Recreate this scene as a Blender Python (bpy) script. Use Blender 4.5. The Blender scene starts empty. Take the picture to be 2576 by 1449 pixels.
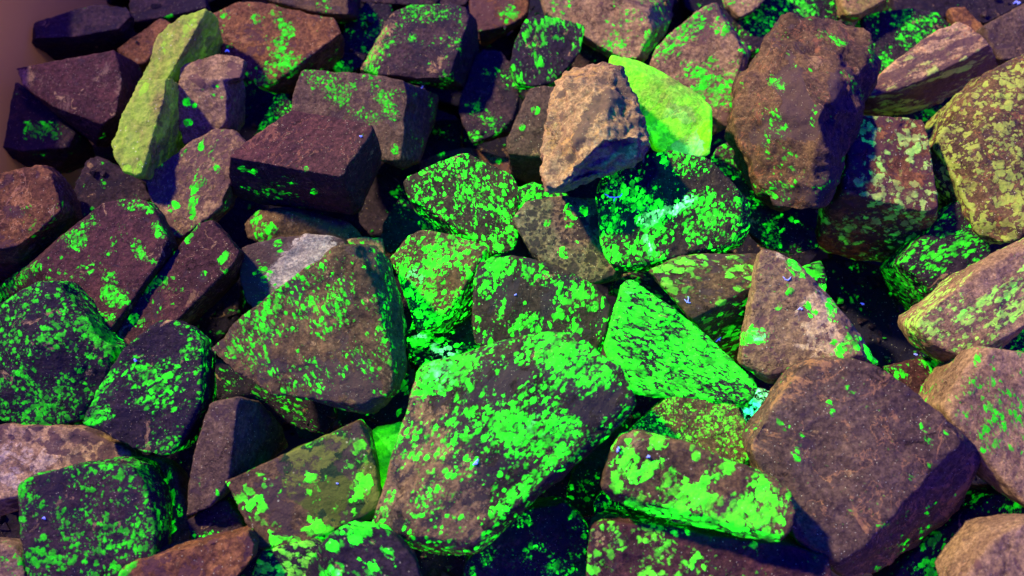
import bpy, bmesh, math, random
import numpy as np
from mathutils import Vector, Matrix, noise

# ------------------------------------------------------------------ camera, world, lamps, exposure
scene = bpy.context.scene
col = scene.collection
PITCH = math.radians(57.0)
HFOV = math.radians(60.0)
CAM_D = 6.06
TARGET = Vector((0, 0, 0.30))
FWD = Vector((0, math.cos(PITCH), -math.sin(PITCH)))
UP = Vector((0, math.sin(PITCH), math.cos(PITCH)))
RIGHT = Vector((1, 0, 0))
CAM = TARGET - FWD * CAM_D
cd = bpy.data.cameras.new('camera')
cam = bpy.data.objects.new('camera', cd)
col.objects.link(cam)
cam.location = CAM
cam.rotation_euler = (math.pi / 2 - PITCH, 0, 0)
cd.sensor_width = 36.0
cd.lens = 18.0 / math.tan(HFOV / 2)
cd.clip_start = 0.05
cd.clip_end = 200
cd.dof.use_dof = True
cd.dof.focus_distance = CAM_D - 0.35
cd.dof.aperture_fstop = 0.70
scene.camera = cam

world = bpy.data.worlds.new("World")
scene.world = world
world.use_nodes = True
bgn = world.node_tree.nodes['Background']
bgn.inputs[0].default_value = (0.006, 0.010, 1.0, 1)       # violet spill of the ultraviolet torch in a dark room
bgn.inputs[1].default_value = 1.3

def lamp(name, kind, loc, aim, color, energy, **kw):
    d = bpy.data.lights.new(name, kind)
    d.color = color
    d.energy = energy
    for k, v in kw.items():
        setattr(d, k, v)
    o = bpy.data.objects.new(name, d)
    o.location = loc
    o.rotation_euler = (Vector(aim) - Vector(loc)).to_track_quat('-Z', 'Y').to_euler()
    col.objects.link(o)
    return o

# warm room lamp, high behind the pile on the left
lamp('room_lamp', 'SPOT', (-15.0, 8.4, 18.0), (7.0, -2.2, 0.3), (0.92, 0.74, 0.34), 94000,
     spot_size=math.radians(45), spot_blend=1.0, shadow_soft_size=0.8)
# ultraviolet torch held over the middle; what it leaves in the visible is green glow and a little violet
lamp('torch_lamp', 'SPOT', (-0.6, 0.9, 5.0), (0.15, -0.35, 0.4), (0.0, 1.0, 0.04), 580,
     spot_size=math.radians(56), spot_blend=1.0, shadow_soft_size=0.25)
# added pink fill spot, no seen source, brightens the tub wall at far left
lamp('violet_lamp', 'SPOT', (-1.2, 1.2, 6.5), (-4.3, 2.6, 0.8), (1.0, 0.50, 0.62), 420, spot_size=math.radians(46), spot_blend=1.0, shadow_soft_size=0.5)

scene.view_settings.view_transform = 'Standard'
scene.view_settings.look = 'None'
scene.view_settings.exposure = 0.0
scene.view_settings.gamma = 1.0

TX = math.tan(HFOV / 2)
W, H = 2576.0, 1449.0

def ray(px, py):
    u = (px / W * 2 - 1) * TX
    v = (1 - py / H * 2) * TX * H / W
    return (FWD + RIGHT * u + UP * v)

def at(px, py, z=0.0):
    r = ray(px, py)
    return CAM + r * ((z - CAM.z) / r.z)

def at_plane(px, py, c, a, b):
    """meet the pixel's ray with the tilted plane through c: z = c.z + a*(X-cx) + b*(Y-cy)"""
    n = Vector((-a, -b, 1.0))
    r = ray(px, py)
    t = (c - CAM).dot(n) / r.dot(n)
    return CAM + r * t

def project(P):
    """numpy (n,3) world -> picture coordinates (n,2)"""
    d = P - np.array(CAM)
    z = d @ np.array(FWD)
    x = d @ np.array(RIGHT) / z / TX
    y = d @ np.array(UP) / z / (TX * H / W)
    return np.stack([(x + 1) * W / 2, (1 - y) * H / 2], 1)

# ------------------------------------------------------------------ rock minerals
PAL = {  # host rock: main, second, dark mineral
    'void':   ((0.016, 0.011, 0.040), (0.010, 0.008, 0.026), (0.006, 0.006, 0.020)),  # shade of the deep gaps put into the rock colour
    'plum':   ((0.100, 0.036, 0.048), (0.058, 0.022, 0.036), (0.030, 0.018, 0.030)),
    'mauve':  ((0.150, 0.096, 0.082), (0.092, 0.056, 0.054), (0.040, 0.026, 0.036)),
    'rust':   ((0.280, 0.125, 0.060), (0.130, 0.052, 0.036), (0.050, 0.024, 0.032)),
    'brown':  ((0.165, 0.098, 0.060), (0.078, 0.046, 0.036), (0.038, 0.026, 0.032)),
    'grey':   ((0.056, 0.038, 0.034), (0.034, 0.024, 0.026), (0.022, 0.018, 0.026)),
    'palegrey': ((0.230, 0.180, 0.120), (0.170, 0.125, 0.085), (0.018, 0.016, 0.022)),
    'rosetan': ((0.440, 0.245, 0.170), (0.270, 0.140, 0.110), (0.060, 0.036, 0.040)),
    'tan':    ((0.375, 0.245, 0.155), (0.225, 0.138, 0.095), (0.070, 0.040, 0.045)),
    'cream':  ((0.580, 0.380, 0.220), (0.380, 0.230, 0.140), (0.060, 0.035, 0.045)),
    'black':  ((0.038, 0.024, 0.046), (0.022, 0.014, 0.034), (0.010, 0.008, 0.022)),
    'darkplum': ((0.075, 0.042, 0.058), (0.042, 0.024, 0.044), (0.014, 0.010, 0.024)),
    'lime':   ((0.290, 0.265, 0.070), (0.340, 0.210, 0.105), (0.080, 0.150, 0.030)),
    'green':  ((0.060, 0.340, 0.060), (0.040, 0.240, 0.050), (0.030, 0.080, 0.040)),
}

class NT:
    def __init__(s, m):
        s.t = m.node_tree
    def n(s, typ, **kw):
        nd = s.t.nodes.new(typ)
        for k, v in kw.items():
            setattr(nd, k, v)
        return nd
    def put(s, sock, v):
        if isinstance(v, bpy.types.NodeSocket):
            s.t.links.new(v, sock)
        elif isinstance(v, (tuple, list)) and len(v) == 3 and sock.type == 'RGBA':
            sock.default_value = (*v, 1)
        else:
            sock.default_value = v
    def math(s, op, a, b=0.0, c=0.0, clamp=False):
        nd = s.n('ShaderNodeMath', operation=op, use_clamp=clamp)
        s.put(nd.inputs[0], a); s.put(nd.inputs[1], b)
        if op in ('MULTIPLY_ADD', 'SMOOTH_MIN', 'SMOOTH_MAX'):
            s.put(nd.inputs[2], c)
        return nd.outputs[0]
    def ramp(s, v, lo, hi, a=0.0, b=1.0):
        nd = s.n('ShaderNodeMapRange', interpolation_type='SMOOTHSTEP')
        s.put(nd.inputs[0], v); s.put(nd.inputs[1], lo); s.put(nd.inputs[2], hi)
        s.put(nd.inputs[3], a); s.put(nd.inputs[4], b)
        return nd.outputs[0]
    def mix(s, f, a, b, blend='MIX'):
        nd = s.n('ShaderNodeMix', data_type='RGBA', blend_type=blend)
        s.put(nd.inputs[0], f); s.put(nd.inputs[6], a); s.put(nd.inputs[7], b)
        return nd.outputs[2]
    def noise(s, vec, scale, detail=4.0, rough=0.55, dist=0.0):
        nd = s.n('ShaderNodeTexNoise')
        s.put(nd.inputs['Vector'], vec)
        nd.inputs['Scale'].default_value = scale
        nd.inputs['Detail'].default_value = detail
        nd.inputs['Roughness'].default_value = rough
        nd.inputs['Distortion'].default_value = dist
        return nd.outputs
    def voro(s, vec, scale, feature='F1', rand=1.0):
        nd = s.n('ShaderNodeTexVoronoi', feature=feature)
        s.put(nd.inputs['Vector'], vec)
        nd.inputs['Scale'].default_value = scale
        nd.inputs['Randomness'].default_value = rand
        return nd.outputs
    def attr(s, name):
        nd = s.n('ShaderNodeAttribute', attribute_name=name)
        return nd.outputs['Fac']

def rock_material(name, seed, host='plum', cov=0.2, gs=26, em=0.6, dark=0.15, fine=0.5, veins=0.0,
                  vein_col=(0.34, 0.13, 0.07), stretch=None, sdir=0.0, gcol=(0.035, 0.66, 0.022), hot=0.0,
                  blobs=9.0, pale=0.0, bump=0.5, gem=(0.008, 1.0, 0.010), round_dark=False, bands=None, camo=0.0, lcol=((0.36, 0.23, 0.13), (0.26, 0.16, 0.10)), clump=3.0, gloss=0.0, edge=0.10, spk=0.5):
    rv = random.Random(seed * 7 + 1); gs *= 1.3 * rv.uniform(.78, 1.3); em *= 1.3 if em > .8 else .85; clump *= rv.uniform(.7, 1.7)  # em carries the torch's falloff: central rocks are given a stronger glow
    if stretch is None and rv.random() < .55:
        stretch = (rv.uniform(1.2, 1.9), 1, 1); sdir = rv.uniform(0, 3.14)
    """host rock with black grains, rust veins and fluorescent grains; all in the rock's own coordinates"""
    m = bpy.data.materials.new(name)
    m.use_nodes = True
    N = NT(m)
    bs = m.node_tree.nodes['Principled BSDF']
    c1, c2, c3 = PAL[host]
    tc = N.n('ShaderNodeTexCoord').outputs['Object']
    mp = N.n('ShaderNodeMapping')
    N.put(mp.inputs[0], tc)
    rnd = random.Random(seed)
    mp.inputs[1].default_value = (rnd.uniform(-40, 40), rnd.uniform(-40, 40), rnd.uniform(-40, 40))
    P = mp.outputs[0]
    # stretched coordinates for foliated rock
    if stretch:
        m2 = N.n('ShaderNodeMapping')
        N.put(m2.inputs[0], P)
        m2.vector_type = 'TEXTURE'
        m2.inputs['Rotation'].default_value = (0, 0, sdir)
        m2.inputs['Scale'].default_value = stretch
        G = m2.outputs[0]
    else:
        G = P
    # ragged outlines
    wn = N.noise(G, gs * 0.8, 5, 0.68)['Color']
    vm = N.n('ShaderNodeVectorMath', operation='MULTIPLY_ADD')
    N.put(vm.inputs[0], wn); vm.inputs[1].default_value = (1.7 / gs,) * 3; N.put(vm.inputs[2], G)
    GD = vm.outputs[0]
    aG, aD, aL = N.attr('green'), N.attr('dark'), N.attr('light')
    # --- host
    vw = N.n('ShaderNodeVectorMath', operation='MULTIPLY_ADD')
    N.put(vw.inputs[0], N.noise(P, 3.0, 6, 0.65)['Color']); vw.inputs[1].default_value = (0.5,) * 3; N.put(vw.inputs[2], P)
    GDW = vw.outputs[0]
    n_low = N.noise(P, 2.6, 6, 0.62, 0.6)['Fac']
    n_mid = N.noise(G, 11.0, 6, 0.65, 0.4)['Fac']
    n_fin = N.noise(P, 75.0, 4, 0.7)['Fac']
    n_mot = N.noise(G, 7.5, 9, 0.72, 0.8)['Fac']
    base = N.mix(N.ramp(N.math('ADD', n_low, N.math('MULTIPLY', n_mid, 0.6)), 0.66, 0.94), c1, c2)
    base = N.mix(N.math('MULTIPLY', N.ramp(n_mot, 0.50, 0.56), 0.6), base, c2)
    base = N.mix(N.ramp(N.math('ADD', aL, N.math('MULTIPLY', N.math('SUBTRACT', n_mot, 0.5), 3.6)), 0.42, 0.50), base, N.mix(N.ramp(n_mid, 0.35, 0.65), *lcol))
    n_grit = N.noise(P, 34.0, 6, 0.8)['Fac']
    base = N.mix(N.ramp(n_grit, 0.54, 0.43, 0.0, 0.75), base, N.mix(1.0, base, (0.38, 0.36, 0.44), 'MULTIPLY'))
    base = N.mix(N.ramp(n_grit, 0.57, 0.67, 0.0, 0.7), base, N.mix(1.0, base, (1.9, 1.8, 1.7), 'MULTIPLY'))
    base = N.mix(N.math('MULTIPLY', N.ramp(n_fin, 0.36, 0.62), 0.45), base, N.mix(1.0, base, (0.42, 0.40, 0.45), 'MULTIPLY'))
    if veins > 0:
        v = N.noise(P, 3.4, 5, 0.6, 0.5)['Fac']
        vv = N.ramp(N.math('ABSOLUTE', N.math('SUBTRACT', v, 0.5)), 0.004 + 0.016 * veins, 0.0)
        vv = N.math('MULTIPLY', vv, N.ramp(n_mot, 0.42, 0.5))
        vb = N.ramp(N.math('ADD', N.noise(P, 4.2, 9, 0.74, 0.5)['Fac'], N.math('MULTIPLY', n_fin, 0.12)), 0.635, 0.675)
        base = N.mix(N.math('MULTIPLY', N.math('MAXIMUM', vv, vb), min(0.9, 0.3 + veins * 0.5)), base, vein_col)
    if bands:
        bsc, bdir, bw = bands
        mb = N.n('ShaderNodeMapping'); N.put(mb.inputs[0], P); mb.vector_type = 'TEXTURE'
        mb.inputs['Rotation'].default_value = (0, 0, bdir)
        wv = N.n('ShaderNodeTexWave', wave_type='BANDS', bands_direction='Y')
        N.put(wv.inputs['Vector'], mb.outputs[0])
        wv.inputs['Scale'].default_value = bsc; wv.inputs['Distortion'].default_value = 5.0
        wv.inputs['Detail'].default_value = 4.0; wv.inputs['Detail Scale'].default_value = 2.2; wv.inputs['Detail Roughness'].default_value = 0.65
        bandm = N.ramp(wv.outputs['Fac'], bw, bw - 0.16)
        base = N.mix(N.math('MULTIPLY', bandm, 0.85), base, c3)
    if camo > 0:
        mc = N.n('ShaderNodeVectorMath', operation='MULTIPLY_ADD')
        N.put(mc.inputs[0], N.noise(P, 14, 5, 0.7)['Color']); mc.inputs[1].default_value = (0.16,) * 3; N.put(mc.inputs[2], P)
        vc = N.voro(mc.outputs[0], 7.5)
        cc = N.n('ShaderNodeSeparateColor'); N.put(cc.inputs[0], vc['Color'])
        cm = N.mix(N.ramp(cc.outputs[0], 0.33, 0.36), (0.020, 0.045, 0.025), N.mix(N.ramp(cc.outputs[0], 0.66, 0.69), (0.085, 0.105, 0.028), (0.15, 0.17, 0.045)))
        cm = N.mix(N.math('MULTIPLY', n_fin, 0.5), cm, N.mix(1.0, cm, (0.5, 0.5, 0.5), 'MULTIPLY'))
        base = N.mix(N.ramp(N.math('ADD', N.attr('camo'), N.math('MULTIPLY', N.math('SUBTRACT', n_mot, 0.5), 1.5)), 0.42, 0.5), base, cm)
    ck = N.voro(GDW, 2.2, 'DISTANCE_TO_EDGE')
    crack = N.math('MULTIPLY', N.ramp(ck['Distance'], 0.016, 0.003), N.ramp(n_low, 0.50, 0.58))
    base = N.mix(N.math('MULTIPLY', crack, 0.8), base, N.mix(1.0, base, (0.25, 0.22, 0.28), 'MULTIPLY'))
    # --- black grains
    vd = N.voro(GD, blobs)
    cell = N.n('ShaderNodeSeparateColor'); N.put(cell.inputs[0], vd['Color'])
    dcov = N.math('ADD', N.math('ADD', aD, dark), N.math('MULTIPLY', N.math('SUBTRACT', n_low, 0.5), 1.6))
    don = N.ramp(N.math('SUBTRACT', dcov, cell.outputs[0]), -0.02, 0.02)
    dm = N.math('MULTIPLY', don, N.ramp(vd['Distance'], 0.60, 0.46))
    vs = N.voro(GD, blobs * 2.7)
    cs = N.n('ShaderNodeSeparateColor'); N.put(cs.inputs[0], vs['Color'])
    dm2 = N.math('MULTIPLY', N.ramp(N.math('SUBTRACT', dcov, cs.outputs[1]), -0.02, 0.02), N.ramp(vs['Distance'], 0.60, 0.42))
    dn = N.noise(GD, blobs * 0.75, 7, 0.7, 0.3)['Fac']
    dn = N.ramp(N.math('MULTIPLY_ADD', N.math('ADD', aD, dark), 0.36, dn), 0.60, 0.635)
    dm = N.math('MAXIMUM', dm, dm2) if round_dark else dn
    dm = N.math('MULTIPLY', dm, 0.88)
    base = N.mix(dm, base, N.mix(n_mid, c3, N.mix(1.0, c3, (2.0, 1.7, 1.8), 'MULTIPLY')))
    # --- fluorescent grains, two sizes, gathered in clumps
    cl = N.noise(G, clump, 5, 0.6, 0.4)['Fac']
    gcov = N.math('ADD', N.math('ADD', aG, cov * 0.8 - 0.07), N.math('MULTIPLY', N.math('SUBTRACT', cl, 0.5), 2.2))
    def grains(scale, k, size, chan):
        vo = N.voro(GD, scale)
        sc = N.n('ShaderNodeSeparateColor'); N.put(sc.inputs[0], vo['Color'])
        on = N.ramp(N.math('SUBTRACT', N.math('MULTIPLY', gcov, k), sc.outputs[chan]), -0.03, 0.03)
        thr = N.math('MULTIPLY_ADD', sc.outputs[(chan + 1) % 3], size * 0.4, size * 0.75)
        lo = N.math('ADD', thr, edge)
        body = N.ramp(vo['Distance'], lo, thr)
        return N.math('MULTIPLY', on, body), sc.outputs[(chan + 2) % 3], vo['Distance']
    g1, r1, d1 = grains(gs, 1.0, 0.62, 0)
    g2, r2, d2 = grains(gs * 2.1, 0.50, 0.58, 1)
    g3, r3, d3 = grains(gs * 4.2, 0.24 * fine, 0.42, 2)
    g2 = N.math('MULTIPLY', g2, fine if fine < 1 else 1.0)
    gm = N.math('MAXIMUM', N.math('MAXIMUM', g1, g2), N.math('MULTIPLY', g3, 0.7))
    if pale > 0:      # thin greenish cast of disseminated mineral
        gm = N.math('MAXIMUM', gm, N.math('MULTIPLY', N.ramp(cl, 0.22, 0.48), pale))
    fine_mod = N.math('MULTIPLY_ADD', n_fin, 0.9, 0.50)
    lum = N.math('MULTIPLY', N.math('MULTIPLY_ADD', N.math('POWER', r1, 1.6), 1.35, 0.22), fine_mod)
    fade = N.ramp(N.noise(G, gs * 0.30, 4, 0.6)['Fac'], 0.36, 0.60, 0.25, 1.3)
    lum = N.math('MULTIPLY', N.math('MULTIPLY', lum, fade), N.ramp(n_grit, 0.34, 0.62, 0.45, 1.35))
    gbase = N.mix(N.math('MULTIPLY', r2, 0.6), gcol, N.mix(1.0, gcol, (0.55, 0.75, 0.7), 'MULTIPLY'))
    gbase = N.mix(N.ramp(n_fin, 0.5, 0.3, 0, 0.45), gbase, N.mix(1.0, gbase, (0.4, 0.5, 0.5), 'MULTIPLY'))
    base = N.mix(N.math('MULTIPLY', gm, N.ramp(fade, 0.2, 0.9, 0.55, 1.0)), base, gbase)
    # pale pin-prick dust glints put into the base colour
    vp = N.voro(P, gs * 3.4)
    sp = N.n('ShaderNodeSeparateColor'); N.put(sp.inputs[0], vp['Color'])
    pin = N.math('MULTIPLY', N.ramp(sp.outputs[0], 0.955, 0.965), N.ramp(vp['Distance'], 0.34, 0.24))
    base = N.mix(N.math('MULTIPLY', pin, spk), base, (0.62, 0.62, 0.48))
    N.put(bs.inputs['Base Color'], base)
    e = N.math('MULTIPLY', N.math('MULTIPLY', gm, lum), em)
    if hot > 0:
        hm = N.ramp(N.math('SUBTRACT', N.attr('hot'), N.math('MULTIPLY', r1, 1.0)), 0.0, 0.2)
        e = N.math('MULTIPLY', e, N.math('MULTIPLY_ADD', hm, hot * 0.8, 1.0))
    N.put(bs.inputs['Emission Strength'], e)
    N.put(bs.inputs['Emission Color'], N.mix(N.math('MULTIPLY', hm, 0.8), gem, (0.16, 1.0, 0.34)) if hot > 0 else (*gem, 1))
    rg = N.math('MULTIPLY_ADD', n_mid, -0.35, 0.85 - gloss)
    N.put(bs.inputs['Roughness'], rg)
    bs.inputs['Specular IOR Level'].default_value = 0.10
    bmp = N.n('ShaderNodeBump')
    hgt = N.math('MULTIPLY_ADD', n_grit, 0.55, N.math('MULTIPLY', n_mot, 0.35))
    hgt = N.math('ADD', hgt, N.math('MULTIPLY', n_mid, 0.9))
    hgt = N.math('ADD', hgt, N.math('MULTIPLY', N.math('SUBTRACT', gm, dm), 0.22))
    hgt = N.math('SUBTRACT', hgt, N.math('MULTIPLY', crack, 0.6))
    N.put(bmp.inputs['Height'], hgt)
    bmp.inputs['Distance'].default_value = 0.08
    bmp.inputs['Strength'].default_value = bump
    N.put(bs.inputs['Normal'], bmp.outputs[0])
    return m

# ------------------------------------------------------------------ rock builder
def hull_mesh(bm, pts):
    vs = [bm.verts.new(p) for p in pts]
    r = bmesh.ops.convex_hull(bm, input=vs)
    junk = [g for g in r['geom_interior'] + r['geom_unused'] if isinstance(g, bmesh.types.BMVert) and g.is_valid]
    if junk:
        bmesh.ops.delete(bm, geom=list(set(junk)), context='VERTS')

def shape_points(top, h, tilt, skirt, ridge, thick):
    cx = sum(p[0] for p in top) / len(top); cy = sum(p[1] for p in top) / len(top)
    c = at(cx, cy, h)
    T = [at_plane(x, y, c, *tilt) for x, y in top]
    dist = (c - CAM).length
    unit = 2 * TX * dist / W
    S = []
    for sk in skirt:
        x, y = sk[:2]
        k = (sk[2] if len(sk) > 2 else 1.3) * 1.4
        j = min(range(len(top)), key=lambda i: (top[i][0] - x) ** 2 + (top[i][1] - y) ** 2)
        d = math.hypot(top[j][0] - x, top[j][1] - y) * unit
        S.append(at(x, y, T[j].z - d * k))
    Rg = []
    for x, y, dh in ridge:
        Rg.append(at(x, y, at_plane(x, y, c, *tilt).z + dh))
    area = 0.0
    for i in range(len(top)):
        x0, y0 = top[i]; x1, y1 = top[(i + 1) % len(top)]
        area += x0 * y1 - x1 * y0
    size = math.sqrt(abs(area) / 2) * unit
    allp = T + S + Rg
    cen = sum(allp, Vector()) / len(allp)
    back = []
    for p in T + S:
        q = p + FWD * (size * thick)
        ce = cen + FWD * (size * thick)
        back.append(ce + (q - ce) * 0.70)
    for p in T + S:
        q = p + FWD * (size * thick * 0.35)
        ce = cen + FWD * (size * thick * 0.35)
        back.append(ce + (q - ce) * 0.97)
    return allp + back, cen, size

ROCKS = []
def seg_d(P, x1, y1, x2, y2):
    a = np.array([x1, y1]); b = np.array([x2, y2])
    ab = b - a
    t = np.clip(((P - a) @ ab) / max(1e-6, ab @ ab), 0, 1)
    return np.linalg.norm(P - (a + t[:, None] * ab), axis=1)

def rock(label, host, h, top, skirt=(), tilt=(0, 0), ridge=(), spots=(), thick=0.75, rough=1.0, rnd=3, chip=1.0, extra=(),
         name='rock', cat='rock', group=None, mat=None, loops=None, **mk):
    """one rock: outline of its lit face, the lower corners of its sides, facets, and mineral patches"""
    idx = len(ROCKS)
    tilt = (abs(tilt[0]), tilt[1])
    bm = bmesh.new()
    pts, cen, size = shape_points(top, h, tilt, skirt, ridge, thick)
    hull_mesh(bm, pts)
    for ex in extra:
        p2, _, s2 = shape_points(ex['top'], ex.get('h', h), (lambda q: (abs(q[0]), q[1]))(ex.get('tilt', tilt)), ex.get('skirt', ()), ex.get('ridge', ()), ex.get('thick', thick))
        hull_mesh(bm, p2)
        size = max(size, s2)
    me = bpy.data.meshes.new(name + '_coarse')
    bmesh.ops.translate(bm, verts=bm.verts, vec=-cen)
    bm.to_mesh(me); bm.free()
    o = bpy.data.objects.new(name, me)
    col.objects.link(o)
    o.location = cen
    md = o.modifiers.new('r', 'REMESH'); md.mode = 'VOXEL'; md.voxel_size = max(0.0135, size / 56)
    ms = o.modifiers.new('s', 'SMOOTH'); ms.iterations = max(0, rnd - 2) if rnd > 2 else 0; ms.factor = 0.5
    dg = bpy.context.evaluated_depsgraph_get()
    fine_me = bpy.data.meshes.new_from_object(o.evaluated_get(dg))
    o.modifiers.clear()
    o.data = fine_me
    fine_me.name = name
    bpy.data.meshes.remove(me)
    n = len(fine_me.vertices)
    co = np.empty(n * 3, np.float32); fine_me.vertices.foreach_get('co', co); co = co.reshape(-1, 3)
    no = np.empty(n * 3, np.float32); fine_me.vertices.foreach_get('normal', no); no = no.reshape(-1, 3)
    # flat fracture faces knocked off the corners
    rg = random.Random(idx * 31 + 7)
    c64 = co.astype(np.float64)
    for q in range(int(5 * chip)):
        v = Vector((rg.gauss(0, 1), rg.gauss(0, 1), rg.gauss(0, 1))).normalized()
        dd = c64 @ np.array(v)
        cutoff = dd.max() - size * rg.uniform(.008, .03) * min(1.5, chip)
        c64 -= np.array(v)[None, :] * np.maximum(dd - cutoff, 0)[:, None]
    for q in range(int(6 * chip)):      # shallow steps on the faces
        v = Vector((rg.gauss(0, 1), rg.gauss(0, 1), rg.gauss(0, 1))).normalized()
        i0 = rg.randrange(n)
        p0 = c64[i0]; nn = no[i0].astype(np.float64)
        nn = nn + np.array(v) * .13; nn /= np.linalg.norm(nn)
        w = np.clip(1.0 - np.linalg.norm(c64 - p0, axis=1) / (size * rg.uniform(.16, .34)), 0, 1)
        dd = (c64 - p0) @ nn + size * .004
        c64 -= nn[None, :] * (np.maximum(dd, 0) * (w > 0) * np.minimum(1, w * 4))[:, None]
    co = c64.astype(np.float32)
    off = Vector((idx * 7.31, idx * 3.17, idx * 1.93))
    A0 = 0.020 * size * rough; A1 = 0.020 * rough * min(1.0, size); A2 = 0.0072 * rough
    dsp = np.empty(n, np.float32)
    A3 = 0.05 * size * (rough - 0.7) if rough >= 1.1 else 0.0
    for i in range(n):
        p = Vector(co[i]) + off
        a = noise.noise(p * 2.1)
        b = 0.55 * noise.noise(p * 6.5) + 1.1 * (0.2 - abs(noise.noise(p * 4.6)))
        c = noise.fractal(p * 19.0, 0.9, 2.1, 3)
        if rough > 1.3:
            b += 1.4 * (abs(noise.noise(p * 4.3)) - 0.2)
        if A3:
            c += A3 / A2 * (0.35 - noise.voronoi(p * 2.6)[0][0])
        dsp[i] = A0 * a + A1 * b + A2 * c
    co = co + no * dsp[:, None]
    fine_me.vertices.foreach_set('co', co.astype(np.float32).ravel())
    fine_me.polygons.foreach_set('use_smooth', np.ones(len(fine_me.polygons), bool))
    # where each mineral gathers; hot puts overexposed cores into the glow
    Pp = project(co.astype(np.float64) + np.array(cen))
    for ch, key in (('g', 'green'), ('d', 'dark'), ('l', 'light'), ('h', 'hot'), ('c', 'camo')):
        arr = np.zeros(n, np.float32)
        for s in spots:
            if s[0] != ch:
                continue
            if len(s) == 5:
                _, x, y, r, amt = s
                d = np.hypot(Pp[:, 0] - x, Pp[:, 1] - y)
            else:
                _, x, y, x2, y2, r, amt = s
                d = seg_d(Pp, x, y, x2, y2)
            arr += amt * np.clip(1.35 - d / r, 0, 1) ** 0.8
        at_ = fine_me.attributes.new(key, 'FLOAT', 'POINT')
        at_.data.foreach_set('value', arr)
    fine_me.update()
    if mat is None:
        mat = rock_material('mineral_' + host, idx + 11, host=host, **mk)
    fine_me.materials.append(mat)
    o['label'] = label; o['category'] = cat
    if group:
        o['group'] = group
    ROCKS.append(o)
    return o

# ================================================================== the rocks, deep ones first
# ---- far row and top edge
rock('dark violet log shaped rock against the tub wall, top left of the pile', 'darkplum', .30,
     [(83,57),(160,32),(227,12),(317,14),(332,37),(300,72),(190,93),(85,97)], [(66,107),(63,140),(75,160),(200,150),(300,118)], tilt=(.0,.15), cov=-.3, gs=30, dark=.3, rough=1.3)
rock('dark featureless rock behind the log shaped rock at the top left edge', 'darkplum', .10,
     [(330,-40),(420,-45),(510,-35),(520,20),(470,30),(400,45),(330,55),(325,10)], [(340,80),(420,70)], tilt=(0,.1), cov=-.3, dark=.3)
rock('flat topped mauve trapezoid rock with a pale tan left corner', 'plum', .42,
     [(37,170),(287,125),(300,165),(306,200),(298,245),(287,290),(258,313),(232,303),(130,263),(55,215)],
     [(335,150),(345,235),(318,300),(240,370),(190,330)], tilt=(-.10,.30), cov=-.3, gs=30, dark=.02, spots=[('l',60,190,30,.75)], rnd=1, rough=.5, veins=.25, vein_col=(.26,.17,.13))
rock('long dark violet rock at the left edge below the mauve trapezoid', 'darkplum', .12,
     [(-60,180),(0,190),(45,208),(130,268),(190,333),(170,370),(60,380),(-60,360)], [(215,392),(150,428),(0,445),(-60,440)], tilt=(-.1,.25), cov=-.12, gs=26, em=.28, dark=.3,
     spots=[('g',70,328,135,330,22,.55)])
rock('small pink brown wedge rock between mauve trapezoid and yellow green rock', 'rust', .20,
     [(293,123),(350,82),(405,42),(432,60),(400,112),(367,157),(345,162),(315,140)], [(330,210)], tilt=(-.1,.2), cov=-.3, dark=.12)
rock('large reddish brown rock with hazy green patches behind the pink faceted rock', 'rust', .35,
     [(530,35),(600,3),(680,10),(740,22),(838,43),(863,80),(815,108),(771,133),(750,165),(690,207),(644,217),(612,165),(555,130)],
     [(857,135),(838,178),(760,180),(737,215),(687,228)], tilt=(-.05,.25), cov=-.08, gs=30, em=.3, dark=.10, veins=.2, vein_col=(.42,.22,.12),
     spots=[('g',700,110,725,160,30,.75),('g',680,195,660,210,20,.5),('g',700,50,728,75,16,.7),('g',650,55,20,.5),('d',640,110,30,.5)])
rock('rounded brown rock with lime spot cut by the top edge left of centre', 'brown', .35,
     [(640,-50),(870,-60),(876,35),(850,37),(790,30),(735,10),(660,-5)], [(905,-10),(898,40)], tilt=(0,.2), cov=0.0, gs=28, em=.25, dark=.2, spots=[('g',815,10,22,.7)])
rock('black rock sprinkled with dim green dots behind the dull spotted block', 'black', .00,
     [(868,60),(925,5),(985,12),(985,50),(905,170),(870,188),(838,172),(862,105)], [(860,200)], tilt=(0,.2), cov=.12, gs=28, em=.35, spots=[('g',880,60,20,.5),('g',860,172,28,.5)])
rock('dark rock hidden in shadow at the top edge above the dull spotted block', 'darkplum', -.1,
     [(895,-60),(1190,-60),(1175,12),(1040,12),(985,8),(905,5)], [], tilt=(0,.2), cov=-.3)
rock('dull purple grey block with faint green grains and a tan streak, top left of centre', 'darkplum', .50,
     [(985,28),(1040,8),(1130,4),(1172,15),(1182,42),(1152,130),(1130,192),(1050,196),(962,190),(965,140),(990,60)],
     [(903,176,.5),(935,190),(1203,60),(1215,200),(1170,222)], tilt=(-.05,.35), cov=.10, gs=34, em=.22, dark=.2, fine=.8,
     spots=[('l',1085,180,1135,115,13,.55),('l',915,172,985,50,17,.62),('g',1030,40,1110,30,22,.35),('g',935,185,16,.7),('g',1120,195,18,.4),('g',1040,95,10,.8)])
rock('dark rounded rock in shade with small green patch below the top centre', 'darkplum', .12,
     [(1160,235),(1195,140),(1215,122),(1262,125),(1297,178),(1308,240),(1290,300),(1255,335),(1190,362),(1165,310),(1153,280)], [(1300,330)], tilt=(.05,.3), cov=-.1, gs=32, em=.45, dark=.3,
     spots=[('g',1190,275,1240,310,24,.5),('g',1195,345,20,.6)], rnd=6)
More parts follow.
